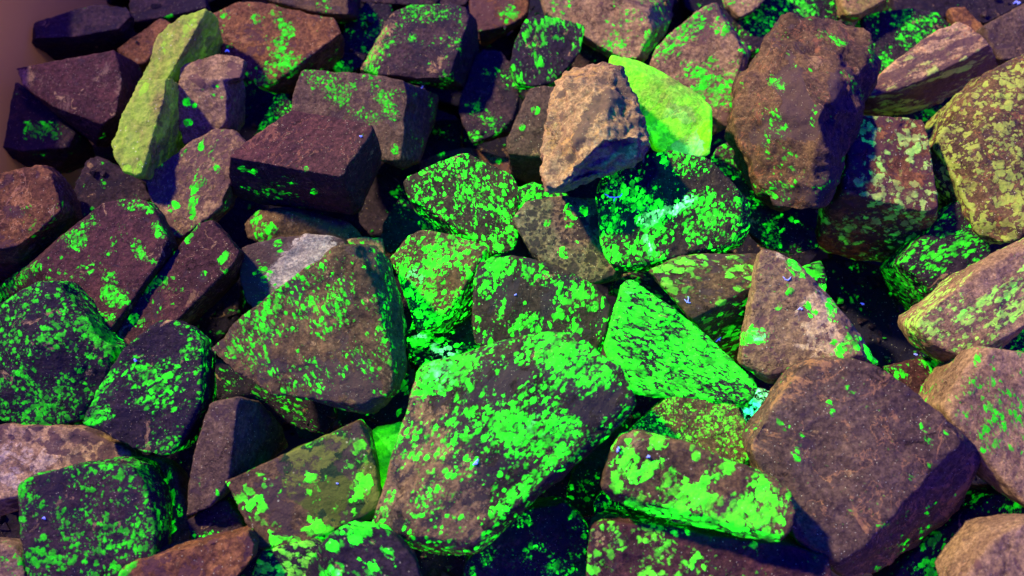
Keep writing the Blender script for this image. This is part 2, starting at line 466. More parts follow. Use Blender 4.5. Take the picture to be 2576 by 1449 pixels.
rock('blurred red brown rock with one green smudge at the top edge, centre', 'rust', .22,
     [(1178,-50),(1335,-50),(1330,35),(1290,60),(1245,72),(1203,80),(1183,40)], [(1210,110)], tilt=(0,.2), cov=-.2, em=.22, dark=.25, gs=22, spots=[('g',1280,30,26,.9),('d',1210,40,40,.4)])
rock('black rock with upright streaks of green grains near the top centre', 'black', .42,
     [(1281,160),(1295,100),(1322,48),(1352,36),(1410,45),(1476,62),(1462,128),(1438,160),(1392,208),(1340,218),(1300,205)], [(1300,222),(1390,215)], tilt=(.0,.35), cov=.42, gs=25, em=.55, fine=.5,
     stretch=(1,2.6,1), sdir=.1, spots=[('g',1385,50,20,.35),('d',1440,110,30,.3),('g',1440,120,30,-.35)], rnd=4)
rock('pink brown wedge rock with scattered lime grains at the top edge right of centre', 'tan', .38,
     [(1345,-60),(1470,-60),(1560,5),(1625,28),(1640,75),(1622,110),(1606,147),(1575,148),(1530,130),(1478,75),(1440,40),(1372,30)],
     [(1700,-30),(1692,50),(1625,150)], tilt=(-.15,.35), cov=.12, gs=30, em=.32, dark=.05, fine=.5,
     spots=[('g',1632,90,1622,120,12,.7),('g',1560,130,40,.25),('g',1530,65,30,.2),('d',1680,20,30,.4)], rough=1.2)
rock('dark rock in shade below the pink brown wedge rock, top centre', 'darkplum', -.05,
     [(1430,160),(1478,78),(1530,130),(1545,170),(1480,195),(1400,200)], [], tilt=(0,.2), cov=-.2)
rock('tan rock with green banding between bright yellow green slab and big brown rock', 'tan', .46,
     [(1640,150),(1653,118),(1682,90),(1745,32),(1790,8),(1822,55),(1855,100),(1878,140),(1862,190),(1848,270),(1835,320),(1800,300),(1755,240),(1655,180)],
     [(1790,340),(1800,2),(1890,130)], tilt=(.0,.4), cov=.10, gs=30, em=.55, dark=.05, fine=.7,
     spots=[('g',1670,130,1745,60,28,.55),('d',1760,50,40,.45),('g',1745,170,28,.5),('g',1780,215,1850,255,34,.65),('g',1820,80,20,.4),('g',1850,160,14,.5)])
rock('black rock with green clusters at the top edge right of centre', 'black', .22,
     [(1850,45),(1880,5),(1930,-50),(2118,-50),(2124,42),(2060,42),(1985,55),(1940,95),(1893,132),(1868,100)], [(1880,160)], tilt=(0,.25), cov=.22, gs=27, em=.5, spots=[('g',2020,10,2040,30,18,.7),('g',1900,55,25,.35)])
rock('tan sliver of rock with lime edge on the top border', 'tan', .40,
     [(1812,-40),(1960,-50),(1930,-8),(1905,22),(1862,44),(1830,12)], [], tilt=(-.1,.2), cov=.15, gs=26, em=.3, spots=[('g',1835,0,18,.7)])
rock('olive green smooth rock cut by the top edge above the big brown rock', 'lime', .45,
     [(2112,-50),(2260,-40),(2244,-8),(2160,36),(2132,38),(2119,18)], [(2165,48)], tilt=(0,.2), cov=.1, em=.12, gs=12, dark=-.2)
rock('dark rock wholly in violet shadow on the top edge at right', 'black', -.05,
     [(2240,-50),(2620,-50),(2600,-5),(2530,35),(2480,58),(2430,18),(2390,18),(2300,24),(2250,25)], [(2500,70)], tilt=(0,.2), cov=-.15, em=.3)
rock('dark rock with a cluster of green grains between big brown rock and striped slab', 'black', .20,
     [(2165,43),(2232,27),(2300,22),(2362,33),(2398,62),(2345,102),(2268,145),(2242,170),(2209,186),(2195,117)], [(2220,200)], tilt=(0,.3), cov=.10, gs=34, em=.5,
     spots=[('g',2282,62,2300,100,34,.6),('g',2345,45,30,.2),('g',2222,160,22,.8)])
rock('small red brown ridge rock above the striped slab', 'rust', .32,
     [(2385,22),(2425,15),(2472,60),(2496,108),(2478,98),(2432,66),(2405,60)], [(2500,120)], tilt=(-.2,.2), cov=-.2, dark=.2)
rock('grey brown angular rock in the top right corner', 'mauve', .48,
     [(2475,67),(2519,43),(2590,0),(2650,20),(2650,140),(2600,148),(2558,150),(2518,148),(2490,110)], [(2525,172),(2600,200)], tilt=(0,.3), cov=-.2, dark=.12, rnd=2)
rock('slab striped in tan yellow and dark bands at the upper right', 'cream', .58,
     [(2175,228),(2232,170),(2309,113),(2355,77),(2412,50),(2434,62),(2479,97),(2490,112),(2432,147),(2365,180),(2315,203),(2252,228),(2185,246)],
     [(2163,277),(2232,292),(2339,300),(2439,245),(2512,162)], tilt=(-.05,.35), cov=.30, gs=20, em=.05, dark=.28, blobs=14,  stretch=(3.4,1,1), sdir=.42, veins=.4, vein_col=(.45,.15,.07),
     spots=[('d',2180,285,2500,170,42,.7),('g',2230,270,2340,285,22,.62),('g',2370,270,2450,215,22,.5),('l',2210,220,2450,110,25,.3)], gcol=(.5,.55,.16), rnd=1)
rock('small dark rock with green blobs below the striped slab at right', 'black', .05,
     [(2225,270),(2345,262),(2440,205),(2442,235),(2409,285),(2370,335),(2340,345),(2330,310),(2250,300)], [(2360,420)], tilt=(0,.3), cov=.3, gs=17, em=.3)
rock('big rock crowded with large yellow green grains at the right edge', 'brown', .80,
     [(2542,150),(2499,173),(2479,200),(2442,233),(2409,287),(2372,337),(2359,370),(2382,417),(2405,460),(2438,530),(2475,583),(2525,612),(2600,600),(2680,540),(2690,180),(2600,140)],
     [(2362,440),(2400,520),(2460,610)], tilt=(.30,.25), cov=.58, gs=17, em=.06, dark=.12, fine=.9, chip=2.0, gcol=(.30,.35,.08), gem=(.25,1,.03), blobs=14, edge=.16,
     ridge=[(2470,350,.10)], spots=[('g',2365,360,2420,500,12,.5)], veins=.3, rough=1.5)
# ---- left side
rock('dark rock with few dim dots under the yellow green rock at the left', 'darkplum', .10,
     [(215,400),(245,392),(300,425),(358,455),(382,500),(330,505),(275,500),(225,545),(165,600),(140,620),(160,525)], [], tilt=(0,.25), cov=-.05, gs=30, em=.35, dark=.25, spots=[('g',262,460,10,.8),('l',225,418,9,.5)])
rock('rusty tan rock at the left edge with a grey shaded underside', 'rust', .55,
     [(-70,450),(0,443),(57,423),(107,410),(128,437),(143,483),(152,533),(110,568),(72,600),(40,620),(-70,640)],
     [(147,572),(123,628),(57,690),(-20,715)], tilt=(-.1,.30), cov=-.15, gs=26, em=.1, dark=.08, veins=.6, vein_col=(.46,.23,.13), spots=[('d',30,530,28,.45),('g',120,595,70,640,28,.12),('d',5,610,30,.5)], rough=1.3)
rock('tan block finely speckled black with a few green dots at the upper left', 'tan', .42,
     [(360,443),(420,400),(480,357),(540,325),(585,325),(617,360),(592,400),(575,470),(560,520),(500,560),(455,600),(430,596),(410,540),(378,500)],
     [(400,560),(440,640)], round_dark=True, tilt=(-.05,.35), cov=-.02, gs=27, em=.7, dark=.46, blobs=21, stretch=(1,1.8,1), sdir=-.5, fine=.4,
     spots=[('g',505,370,9,1.2),('g',545,425,10,.9),('g',485,545,490,470,11,.6),('g',435,520,14,.8),('g',500,455,16,.6)])
rock('pinkish tan faceted rock with two green dots beside the yellow green rock', 'tan', .46,
     [(445,200),(500,195),(560,200),(572,250),(570,313),(533,337),(500,352),(462,365),(445,300)],
     [(608,195,1.0),(604,300),(580,340)], tilt=(-.05,.9), cov=-.3, gs=22, em=.6, dark=.03, rnd=2,
     extra=[dict(top=[(450,167),(493,150),(547,135),(600,142),(618,153),(606,195),(560,203),(500,196),(448,203)], h=.62, tilt=(-.05,.15), thick=.7)],
     spots=[('g',468,258,11,1.5),('g',472,305,12,1.5),('g',490,265,6,1.2),('g',548,218,6,1.5),('d',485,198,510,215,9,.9),('d',590,180,25,.35)])
rock('long yellow green rock lying slanted in the upper left', 'lime', .72,
     [(345,215),(372,150),(397,85),(420,60),(457,40),(507,20),(520,27),(490,55),(467,73),(458,110),(445,160),(415,210)],
     [(547,40,1.0),(555,87,1.0),(537,143,1.0),(456,160)], tilt=(-.05,.25), cov=.15, gs=9, em=.16, dark=-.2, fine=.3, pale=.45, gcol=(.30,.58,.05), gem=(.3,1,.02),
     extra=[dict(top=[(348,205),(422,195),(412,250),(400,283),(380,320),(370,353),(364,400),(357,437),(330,443),(307,433),(292,400),(283,383),(277,360),(287,333),(320,290)], h=.66,
                 tilt=(-.05,.25), skirt=[(437,195),(455,317),(453,372),(400,423),(365,450)])],
     spots=[('g',350,240,370,190,22,.25),('g',330,425,26,.7),('g',380,300,20,.4),('g',440,80,480,70,20,.35)], rough=1.4)
rock('small black rock clad in bright green grains in the gap left of the mauve block', 'black', .05,
     [(690,240),(712,233),(735,258),(735,282),(705,305),(672,340),(640,372),(640,340),(675,295)], [(640,400)], tilt=(0,.3), cov=.72, gs=30, em=.6)
rock('mauve block with pale green clusters on its upper edge, upper left of centre', 'mauve', .50,
     [(757,172),(880,183),(960,190),(1022,203),(1024,240),(1012,320),(1008,402),(962,405),(935,315),(840,300),(733,280),(735,240)],
     [(1062,222),(1105,240),(1095,300),(1055,405),(1010,425)], tilt=(-.05,.45), cov=-.02, gs=30, em=.20, dark=.1, rnd=2, rough=.8,
     spots=[('g',780,190,860,250,22,.45),('g',860,245,930,190,18,.35),('g',965,250,985,285,18,.75),('g',950,300,16,.5),('g',995,375,12,.9),('d',870,290,60,.3)])
rock('thick sawn plum slab with rust coloured veins on top, upper left of centre', 'plum', .80,
     [(733,275),(700,302),(640,360),(592,375),(576,396),(650,402),(760,414),(860,446),(888,390),(935,332),(937,315),(840,295)],
     [(950,355,1.2),(960,382,1.2),(955,410),(905,532),(886,541),(750,520),(650,512),(585,492),(572,440)], tilt=(-.03,.14), cov=-.05, gs=34, em=.8, dark=.05, rnd=1, rough=.6, veins=.5, vein_col=(.22,.09,.07),
     spots=[('g',640,430,7,1.3),('g',610,425,7,1.0),('g',772,425,7,1.3),('g',790,483,8,1.1),('g',600,425,640,435,5,.6)])
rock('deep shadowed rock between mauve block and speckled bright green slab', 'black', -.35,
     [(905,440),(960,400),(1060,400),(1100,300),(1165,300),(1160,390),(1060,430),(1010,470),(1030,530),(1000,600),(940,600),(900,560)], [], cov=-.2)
rock('small dark brown rock with a green dot above the bright green speckled slab', 'rust', -.2,
     [(1050,405),(1120,380),(1180,370),(1280,400),(1290,440),(1160,440),(1060,450)], [], cov=-.2, em=.5, dark=.4, spots=[('g',1112,388,7,1.1),('g',1255,405,7,1.2)])
rock('left of two long plum slabs, broad and flat with green stains', 'plum', .60,
     [(90,663),(197,560),(268,504),(313,494),(367,503),(390,533),(424,610),(415,643),(373,672),(347,730),(293,803),(273,836),(247,816),(213,776),(133,712)],
     [(0,715,1.2),(-60,770),(60,740),(300,850)], tilt=(-.08,.25), cov=-.16, gs=27, em=.55, dark=.0, rnd=2, rough=.7, fine=.35,
     spots=[('g',310,507,375,525,16,.8),('g',195,605,22,1.0),('g',215,570,250,560,14,.6),('g',232,545,9,.9),('g',392,570,404,590,14,.9),('g',340,610,350,640,14,.7),('g',350,640,385,660,11,.8),
            ('g',275,700,285,750,24,.85),('g',270,745,310,755,22,.7),('g',225,755,250,795,15,.6),('g',275,800,18,.8),('g',0,745,90,670,15,.8),('l',20,735,90,670,10,.35)])
rock('right of two long plum slabs, narrower with green spots and a tan vein', 'plum', .52,
     [(347,770),(387,697),(463,606),(497,560),(530,550),(583,610),(603,632),(593,658),(520,728),(450,802),(387,830),(347,866),(310,880),(280,860),(305,810)],
     [(590,690),(520,770),(455,830)], tilt=(-.08,.25), cov=-.18, gs=27, em=.55, dark=.0, rnd=2, rough=.7, veins=.35, vein_col=(.27,.16,.10), fine=.35,
     spots=[('g',490,570,473,605,10,.9),('g',555,655,10,1.2),('g',570,640,565,680,12,.6),('g',513,690,11,1.2),('g',375,712,400,708,12,1.1),('g',345,744,9,1.2),('g',370,733,7,1.1),('g',335,800,350,810,14,.9)])
# ---- left bottom
rock('large rounded black rock with dense green grains at the left edge', 'black', .62,
     [(-60,800),(0,762),(50,735),(90,710),(133,706),(167,745),(213,790),(253,843),(288,880),(272,940),(248,990),(210,1055),(150,1075),(100,1082),(0,1062),(-60,1040)], [(200,1075),(100,1095)],
     tilt=(.0,.45), cov=.40, gs=30, em=.26, fine=.8, rnd=7, ridge=[(120,850,.10)],
     spots=[('g',215,810,295,890,20,.9),('g',140,740,40,-.3),('g',140,930,50,-.12)], thick=.9)
rock('bright streak of small black rock with vivid green crust left of the speckled dark rock', 'black', .50,
     [(215,800),(240,805),(285,870),(318,880),(300,905),(270,890),(235,850)], [], tilt=(0,.3), cov=.9, gs=28, em=.8)
rock('dark plum rock with vivid green spots standing in front of the two slabs', 'black', .78,
     [(312,882),(347,850),(390,813),(433,806),(470,820),(508,852),(510,930),(505,1010),(470,1080),(428,1143),(392,1147),(345,1135),(270,1100),(203,1065),(245,975),(280,920)],
     [(510,1060),(470,1130)], tilt=(-.1,.5), cov=.34, gs=28, em=.72, fine=.6, rnd=4,
     spots=[('g',205,1060,260,1040,22,.8),('g',230,1010,290,930,10,.6),('g',340,930,400,960,24,.45),('g',390,980,60,.15),('g',430,850,40,-.25),('g',330,1080,40,-.35),('g',425,1120,30,.4)])
rock('cream and dark blotched rock at the left edge under the dense green rock', 'cream', .42,
     [(-60,1080),(0,1066),(100,1083),(200,1075),(330,1138),(345,1165),(250,1175),(170,1185),(60,1210),(30,1250),(-60,1270)], [(0,1300),(40,1290)], round_dark=True, tilt=(0,.35), lcol=((.75,.58,.42),(.62,.44,.31)), cov=-.3, dark=.22, blobs=9,
     spots=[('d',220,1140,340,1160,50,.9),('d',130,1110,30,.55),('d',70,1095,22,.5),('l',40,1180,100,1170,60,.6),('d',40,1180,100,1170,50,-.25),('d',170,1100,16,.5)])
rock('dark shaded rock in the gap at the lower left edge', 'black', -.05,
     [(-60,1270),(40,1250),(60,1290),(60,1400),(20,1400),(-60,1380)], [], cov=-.2)
rock('squarish dark rock with hazy green grains in the bottom left corner', 'darkplum', .62,
     [(45,1225),(62,1205),(120,1192),(190,1168),(285,1160),(335,1178),(370,1235),(388,1300),(392,1385),(380,1425),(330,1455),(200,1500),(70,1500),(50,1350)], [(400,1440)], tilt=(.02,.4), cov=.32, gs=33, em=.28, fine=.9, pale=.0, dark=.25,
     spots=[('l',150,1270,200,1240,22,.3),('g',80,1400,130,1400,20,.6),('g',310,1240,14,.5),('g',140,1250,60,-.25),('g',230,1400,80,.12),('d',150,1220,40,.3)], rnd=4)
rock('small tan and lime rock tucked in the bottom left corner', 'tan', .50,
     [(-60,1360),(0,1372),(30,1376),(50,1402),(62,1450),(60,1510),(-60,1510)], [], tilt=(0,.2), cov=.3, gs=24, em=.25)
rock('narrow red brown rock with a green stripe left of the tall dark wedge', 'mauve', .28,
     [(343,1145),(413,1158),(440,1190),(470,1290),(484,1390),(440,1385),(400,1372),(385,1290),(365,1200)], [(420,1400)], tilt=(-.05,.3), cov=-.2, gs=20, em=.65, dark=.1,
     spots=[('g',428,1185,426,1205,8,1.2),('g',435,1235,452,1290,10,1.2),('g',425,1320,20,1.1)])
rock('tall dark wedge rock with a lit brown left face and black right face', 'mauve', .66,
     [(528,1012),(592,998),(598,1012),(588,1080),(580,1145),(576,1200),(563,1232),(528,1278),(467,1302),(473,1220),(493,1106)],
     [(640,1010,1.0),(700,1070,1.0),(722,1128),(640,1165),(590,1215)], tilt=(-.35,.5), cov=-.25, gs=34, em=.7, dark=.08, rnd=1, rough=.8, spots=[('g',547,1246,547,1232,6,1.2),('d',540,1050,50,.3)], spk=.8)
rock('small plum rock with one bright green cluster at the bottom left', 'darkplum', .38,
     [(467,1312),(530,1288),(565,1252),(600,1300),(622,1362),(590,1390),(545,1402),(500,1390),(478,1350)], [], tilt=(0,.3), cov=-.2, gs=30, em=1.0, spots=[('g',525,1360,550,1365,25,1.1),('g',490,1345,12,.6)])
rock('rough red brown rock along the bottom edge with a lime left end', 'rust', .62,
     [(280,1500),(292,1445),(323,1412),(413,1402),(473,1376),(567,1372),(623,1338),(642,1372),(640,1402),(600,1440),(560,1510)], [], tilt=(-.1,.35), cov=-.2, gs=20, em=.3, dark=.2, spots=[('g',300,1445,330,1418,15,1.0)], rough=1.4)
rock('shadowed rock beneath the big brown pyramid with dim slanted green grains', 'black', .08,
     [(515,900),(570,920),(660,985),(760,1000),(830,1005),(850,1055),(820,1095),(780,1088),(700,1062),(640,1015),(560,1000),(515,990)], [], tilt=(0,.3), cov=.05, gs=30, em=.35, stretch=(2,1,1), sdir=-.5,
     spots=[('g',650,970,790,1070,26,.5)])
rock('black rock with a few green spots right below the big brown pyramid', 'black', .15,
     [(885,1012),(1000,985),(1042,925),(1046,1010),(1022,1062),(965,1068),(905,1052)], [], tilt=(0,.3), cov=.1, gs=25, em=.9, spots=[('g',1010,960,20,.7),('g',1020,985,18,.5),('g',1010,1040,14,.7)])
# ---- pyramid and neighbours
rock('purple rock with a glowing white calcite patch behind the brown pyramid', 'mauve', .42,
     [(605,622),(650,606),(700,596),(770,587),(850,593),(870,610),(860,680),(760,760),(650,790),(610,755),(600,690)], [], tilt=(0,.35), cov=-.2, gs=26, em=.4, dark=.45,
     lcol=((.50,.42,.44),(.34,.27,.30)), spots=[('l',800,615,710,705,50,1.1),('d',790,625,720,690,40,-.8),('g',700,610,12,.8),('g',665,680,690,715,25,.4)])
rock('rock with an orange tan ridge and vivid green left end under the plum slab', 'brown', .22,
     [(612,560),(650,528),(725,518),(768,525),(800,545),(880,560),(918,600),(915,625),(850,600),(770,590),(700,602),(660,612),(622,600)], [], tilt=(0,.3), cov=-.2, gs=22, em=.8, dark=.15, ridge=[(725,535,.10)],
     spots=[('g',640,540,660,590,22,1.0),('g',680,575,16,1.1),('l',720,530,735,575,14,.5),('d',840,575,40,.4)])
rock('small tan chip of rock peeping over the brown pyramid', 'tan', .25,
     [(868,602),(915,597),(962,600),(968,645),(900,650)], [], tilt=(0,.3), cov=0, gs=30, em=.3)
rock('big brown pyramid shaped rock with scattered yellow green grains left of centre', 'brown', .95,
     [(520,880),(565,850),(610,835),(650,757),(720,708),(850,612),(884,608),(915,660),(927,690),(945,766),(970,850),(987,916),(985,985),(905,1020),(820,1000),(690,995),(600,945)],
     [(937,612,1.0),(967,640,1.0),(988,700,1.0),(1008,760,1.0),(1020,880,1.0),(1020,930,1.1),(1000,990),(940,1040)], tilt=(-.12,.5), cov=.12, gs=31, em=.62, dark=.18, fine=.8, rnd=3,
     spots=[('g',640,830,700,750,34,.3),('g',850,730,860,800,24,.4),('g',580,860,640,920,30,.35),('g',780,750,20,.2),('d',700,940,900,980,50,.35),('g',780,640,50,-.1),('g',740,985,900,940,30,.2)], rough=1.2)
rock('black rock in the dark gap right of the plum slab', 'black', -.1,
     [(960,560),(1010,490),(1060,530),(1110,575),(1050,590),(1010,620),(980,640),(955,610)], [], cov=-.1, em=.3)
rock('thin dark rock with green rim wedged under the grey speckled green slab', 'black', .15,
     [(1050,560),(1080,528),(1150,560),(1210,605),(1250,640),(1190,625),(1120,588),(1060,580)], [], tilt=(0,.3), cov=.6, gs=42, em=.6)
rock('grey slab evenly spotted with vivid green grains above the centre', 'grey', .72,
     [(1011,463),(1030,440),(1094,410),(1157,387),(1178,385),(1227,410),(1288,440),(1308,470),(1303,520),(1302,600),(1290,632),(1240,636),(1200,605),(1140,560),(1060,505),(1024,488)],
     [(1040,530),(1130,600),(1230,655)], tilt=(-.10,.40), cov=.44, gs=30, em=1.1, dark=.05, fine=.7, stretch=(1,1.5,1), sdir=.3, rnd=3,
     spots=[('g',1160,420,24,.2),('g',1200,450,1290,560,24,.18),('g',1190,430,30,-.2),('g',1260,600,40,.15)])
rock('black grain rock with a vivid green rim between tan rock and grey spotted rock', 'black', .42,
     [(1285,510),(1300,472),(1340,458),(1385,480),(1430,490),(1440,515),(1380,520),(1320,540)], [], tilt=(0,.3), cov=.55, gs=30, em=.9)
rock('pale grey rock dotted with round black grains in the centre of the pile', 'palegrey', .74,
     [(1288,550),(1321,505),(1415,490),(1500,495),(1512,566),(1522,650),(1570,670),(1535,698),(1488,716),(1421,685),(1341,645),(1318,593)], [(1420,720),(1560,705)], round_dark=True, tilt=(0,.4), cov=-.16, gs=21, em=1.4, dark=.55, blobs=13,
     spots=[('g',1430,525,1432,560,16,.9),('g',1468,530,12,1.3),('g',1378,560,12,1.2),('g',1418,635,14,1.0),('g',1450,610,8,.9),('g',1300,540,16,.5),('l',1400,560,1500,640,36,.22)])
rock('brown mauve rock with two green spots left of the rough tan rock', 'mauve', .48,
     [(1290,320),(1312,268),(1331,222),(1365,213),(1400,218),(1400,280),(1385,350),(1380,395),(1330,392),(1277,390),(1275,350)], [(1290,442),(1340,465),(1390,475)], tilt=(0,.45), cov=-.25, gs=20, em=.6, dark=.06, rnd=2,
     spots=[('g',1346,278,11,1.3),('g',1313,320,9,1.3)])
rock('translucent bright yellow green triangular slab right of the rough tan rock', 'lime', 1.02,
     [(1531,157),(1536,137),(1575,158),(1621,187),(1671,213),(1738,253),(1788,283),(1793,350),(1788,387),(1768,397),(1691,390),(1650,375),(1625,330),(1600,253),(1571,200)],
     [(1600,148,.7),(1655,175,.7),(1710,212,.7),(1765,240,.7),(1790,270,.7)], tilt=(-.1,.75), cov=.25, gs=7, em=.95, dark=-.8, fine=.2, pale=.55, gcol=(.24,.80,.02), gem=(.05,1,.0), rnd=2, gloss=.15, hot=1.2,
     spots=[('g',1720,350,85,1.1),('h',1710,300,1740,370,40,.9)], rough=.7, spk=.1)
rock('rough lumpy tan rock with rusty and dark pits, upper middle of the pile', 'rosetan', 1.28,
     [(1391,210),(1418,168),(1448,168),(1518,157),(1555,170),(1575,190),(1604,240),(1624,290),(1643,336),(1655,372),(1638,386),(1555,415),(1521,433),(1490,468),(1440,482),(1385,485),(1376,465),(1372,430),(1366,350),(1380,277)],
     [], tilt=(.10,.12), ridge=[(1430,240,.10),(1540,250,.12),(1520,350,.22),(1440,350,.14),(1590,345,.16),(1440,430,.12)], cov=-.35, gs=40, em=.7, dark=.14, blobs=9, veins=.6, vein_col=(.42,.20,.09), rough=3.0, rnd=1, thick=.85, chip=1.5,
     spots=[('d',1500,270,1580,225,22,.5),('d',1480,290,1440,400,16,.45),('d',1545,350,1600,300,20,.35),('d',1560,370,20,.4)])
rock('dark rock with green specks behind the big green patched rock', 'darkplum', .28,
     [(1790,410),(1805,370),(1850,345),(1885,370),(1895,440),(1905,500),(1885,560),(1850,520)], [], tilt=(0,.3), cov=.1, gs=26, em=.7, spots=[('g',1860,430,14,.7)])
rock('big grey black rock with bold mint green patches right of centre', 'grey', 1.02,
     [(1500,492),(1505,460),(1521,433),(1560,405),(1605,392),(1648,383),(1691,377),(1731,390),(1788,400),(1821,440),(1855,475),(1866,520),(1862,580),(1845,615),(1760,630),(1700,645),(1600,668),(1540,668),(1521,645),(1508,583)],
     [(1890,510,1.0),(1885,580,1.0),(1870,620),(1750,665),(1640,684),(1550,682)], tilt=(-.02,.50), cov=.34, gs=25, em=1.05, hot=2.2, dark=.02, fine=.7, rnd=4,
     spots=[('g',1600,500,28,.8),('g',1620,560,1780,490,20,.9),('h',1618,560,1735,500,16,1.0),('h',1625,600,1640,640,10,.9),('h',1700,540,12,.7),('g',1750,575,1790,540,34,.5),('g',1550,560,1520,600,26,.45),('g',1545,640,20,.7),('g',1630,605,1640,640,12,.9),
            ('g',1700,400,1760,430,26,.4),('g',1580,560,30,-.3),('g',1660,450,40,-.35),('g',1700,620,30,-.15),('g',1830,500,30,.1)])
# ---- centre
rock('black rock with glaring green clusters beneath the two centre left rocks', 'black', .25,
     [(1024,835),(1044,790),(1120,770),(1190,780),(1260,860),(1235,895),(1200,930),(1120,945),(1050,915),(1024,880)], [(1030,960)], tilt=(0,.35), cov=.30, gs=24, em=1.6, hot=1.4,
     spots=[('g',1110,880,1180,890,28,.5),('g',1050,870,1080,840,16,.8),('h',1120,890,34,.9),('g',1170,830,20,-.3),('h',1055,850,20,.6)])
rock('brown rock overgrown with green grains and mint spots left of centre', 'brown', .66,
     [(981,646),(1004,616),(1027,588),(1064,576),(1117,583),(1190,606),(1226,622),(1205,660),(1180,700),(1140,770),(1095,815),(1050,835),(1030,780),(1032,716),(1004,675)],
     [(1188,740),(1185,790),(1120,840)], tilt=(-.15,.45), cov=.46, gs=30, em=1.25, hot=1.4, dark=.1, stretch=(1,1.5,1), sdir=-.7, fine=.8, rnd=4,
     spots=[('g',1090,650,1080,730,34,.4),('h',1045,695,20,1.0),('g',1070,740,1090,790,22,.4),('g',1150,700,26,-.3)])
rock('rounded dark rock with a bright speckled shoulder in the middle of the pile', 'grey', .78,
     [(1192,700),(1205,662),(1240,645),(1288,640),(1330,645),(1395,662),(1440,685),(1500,715),(1528,745),(1540,775),(1535,815),(1520,850),(1500,880),(1440,880),(1340,880),(1260,890),(1195,865),(1187,780)],
     [(1510,895),(1420,900)], tilt=(-.05,.42), cov=.12, gs=32, em=.95, dark=.25, fine=.9, rnd=5,
     spots=[('g',1240,655,1500,760,24,.5),('g',1240,680,1225,730,18,.5),('g',1260,760,1250,800,14,.7),('g',1290,830,1340,800,14,.7),('g',1400,760,1440,830,26,.35),('g',1340,730,50,-.3),('g',1380,860,30,.2)])
rock('dark green lit floor rock in the gap right of the centre', 'black', .05,
     [(1560,690),(1635,675),(1700,740),(1745,815),(1700,800),(1620,760),(1530,740)], [], cov=.15, gs=20, em=.25)
rock('slab with flat green discs on top and a shaded green mosaic side', 'brown', .84,
     [(1631,680),(1665,663),(1705,643),(1788,638),(1855,646),(1908,640),(1915,690),(1900,715),(1851,725),(1790,755),(1740,806),(1718,780),(1690,745)],
     [(1860,800,1.0),(1890,820),(1885,900),(1862,925),(1800,870)], tilt=(-.05,.35), cov=.30, gs=17, em=.42, dark=.25, blobs=16, stretch=(1.9,1,1), sdir=-.15, fine=.35, rnd=1, edge=.05,
     spots=[('g',1660,675,1760,665,22,.4),('g',1820,800,60,.22),('g',1680,720,20,.4),('g',1850,700,24,.4)], gcol=(.15,.6,.05))
rock('long pointed slab almost covered in brilliant green, right of centre', 'black', .86,
     [(1578,706),(1592,706),(1615,720),(1655,750),(1718,793),(1755,826),(1821,883),(1861,920),(1905,965),(1912,982),(1880,1012),(1760,985),(1700,990),(1600,992),(1570,960),(1525,890),(1522,875),(1535,826),(1551,793),(1558,750),(1568,716)],
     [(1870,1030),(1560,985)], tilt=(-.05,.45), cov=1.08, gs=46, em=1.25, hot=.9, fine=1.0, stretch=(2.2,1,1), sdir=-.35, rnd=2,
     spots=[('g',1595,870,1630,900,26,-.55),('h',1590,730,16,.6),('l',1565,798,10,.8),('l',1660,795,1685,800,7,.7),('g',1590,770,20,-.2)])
rock('small mint and cyan glowing chip between green slab and big brown block', 'black', .30,
     [(1865,1015),(1915,972),(1962,998),(1942,1050),(1905,1078),(1878,1062)], [], tilt=(0,.3), cov=.8, gs=30, em=2.2, gem=(.03,1,.30), gcol=(.3,.6,.4))
rock('dark rock with green dots behind the tan triangle rock', 'black', .18,
     [(1880,470),(1950,535),(2050,575),(2065,622),(2000,642),(1925,622),(1885,585)], [], tilt=(0,.25), cov=.15, gs=26, em=.8, spots=[('g',1945,590,30,.5),('g',1910,500,14,.5)])
rock('small black rock with bright green smears hugging the tan triangle rock', 'black', .30,
     [(2020,670),(2068,655),(2082,700),(2078,745),(2060,760),(2035,720)], [], tilt=(0,.3), cov=.75, gs=18, em=.9)
rock('tan triangle rock with a cream patch and vivid green corners', 'tan', .92,
     [(1915,630),(1937,625),(1975,653),(2020,700),(2075,765),(2130,835),(2172,893),(2095,905),(2010,932),(1935,942),(1862,918),(1885,800),(1900,716)],
     [(1995,652,.9),(2085,742,.9),(2145,825,.9),(2218,916,1.0),(2190,930),(2010,985),(1930,965)], round_dark=True, tilt=(-.15,.45), lcol=((.62,.46,.30),(.50,.34,.23)), cov=-.12, gs=18, em=1.3, hot=1.2, dark=.12, blobs=11, fine=.25, rnd=2,
     spots=[('g',1990,665,2015,690,13,1.2),('g',1958,770,11,1.3),('g',2092,760,2095,800,13,1.2),('g',2045,785,10,1.2),('g',1880,850,1915,845,17,1.5),('h',1890,845,1915,845,16,.9),('g',2105,880,2140,870,22,.9),('g',2190,885,18,.7),('g',2160,850,2205,910,10,.6),
            ('l',2050,780,2080,860,40,1.0),('l',2020,870,40,.35),('d',2022,825,9,.9),('d',2020,750,10,.7),('d',1930,670,14,.4),('d',1940,900,30,.3),('l',1960,640,2010,660,12,.5)])
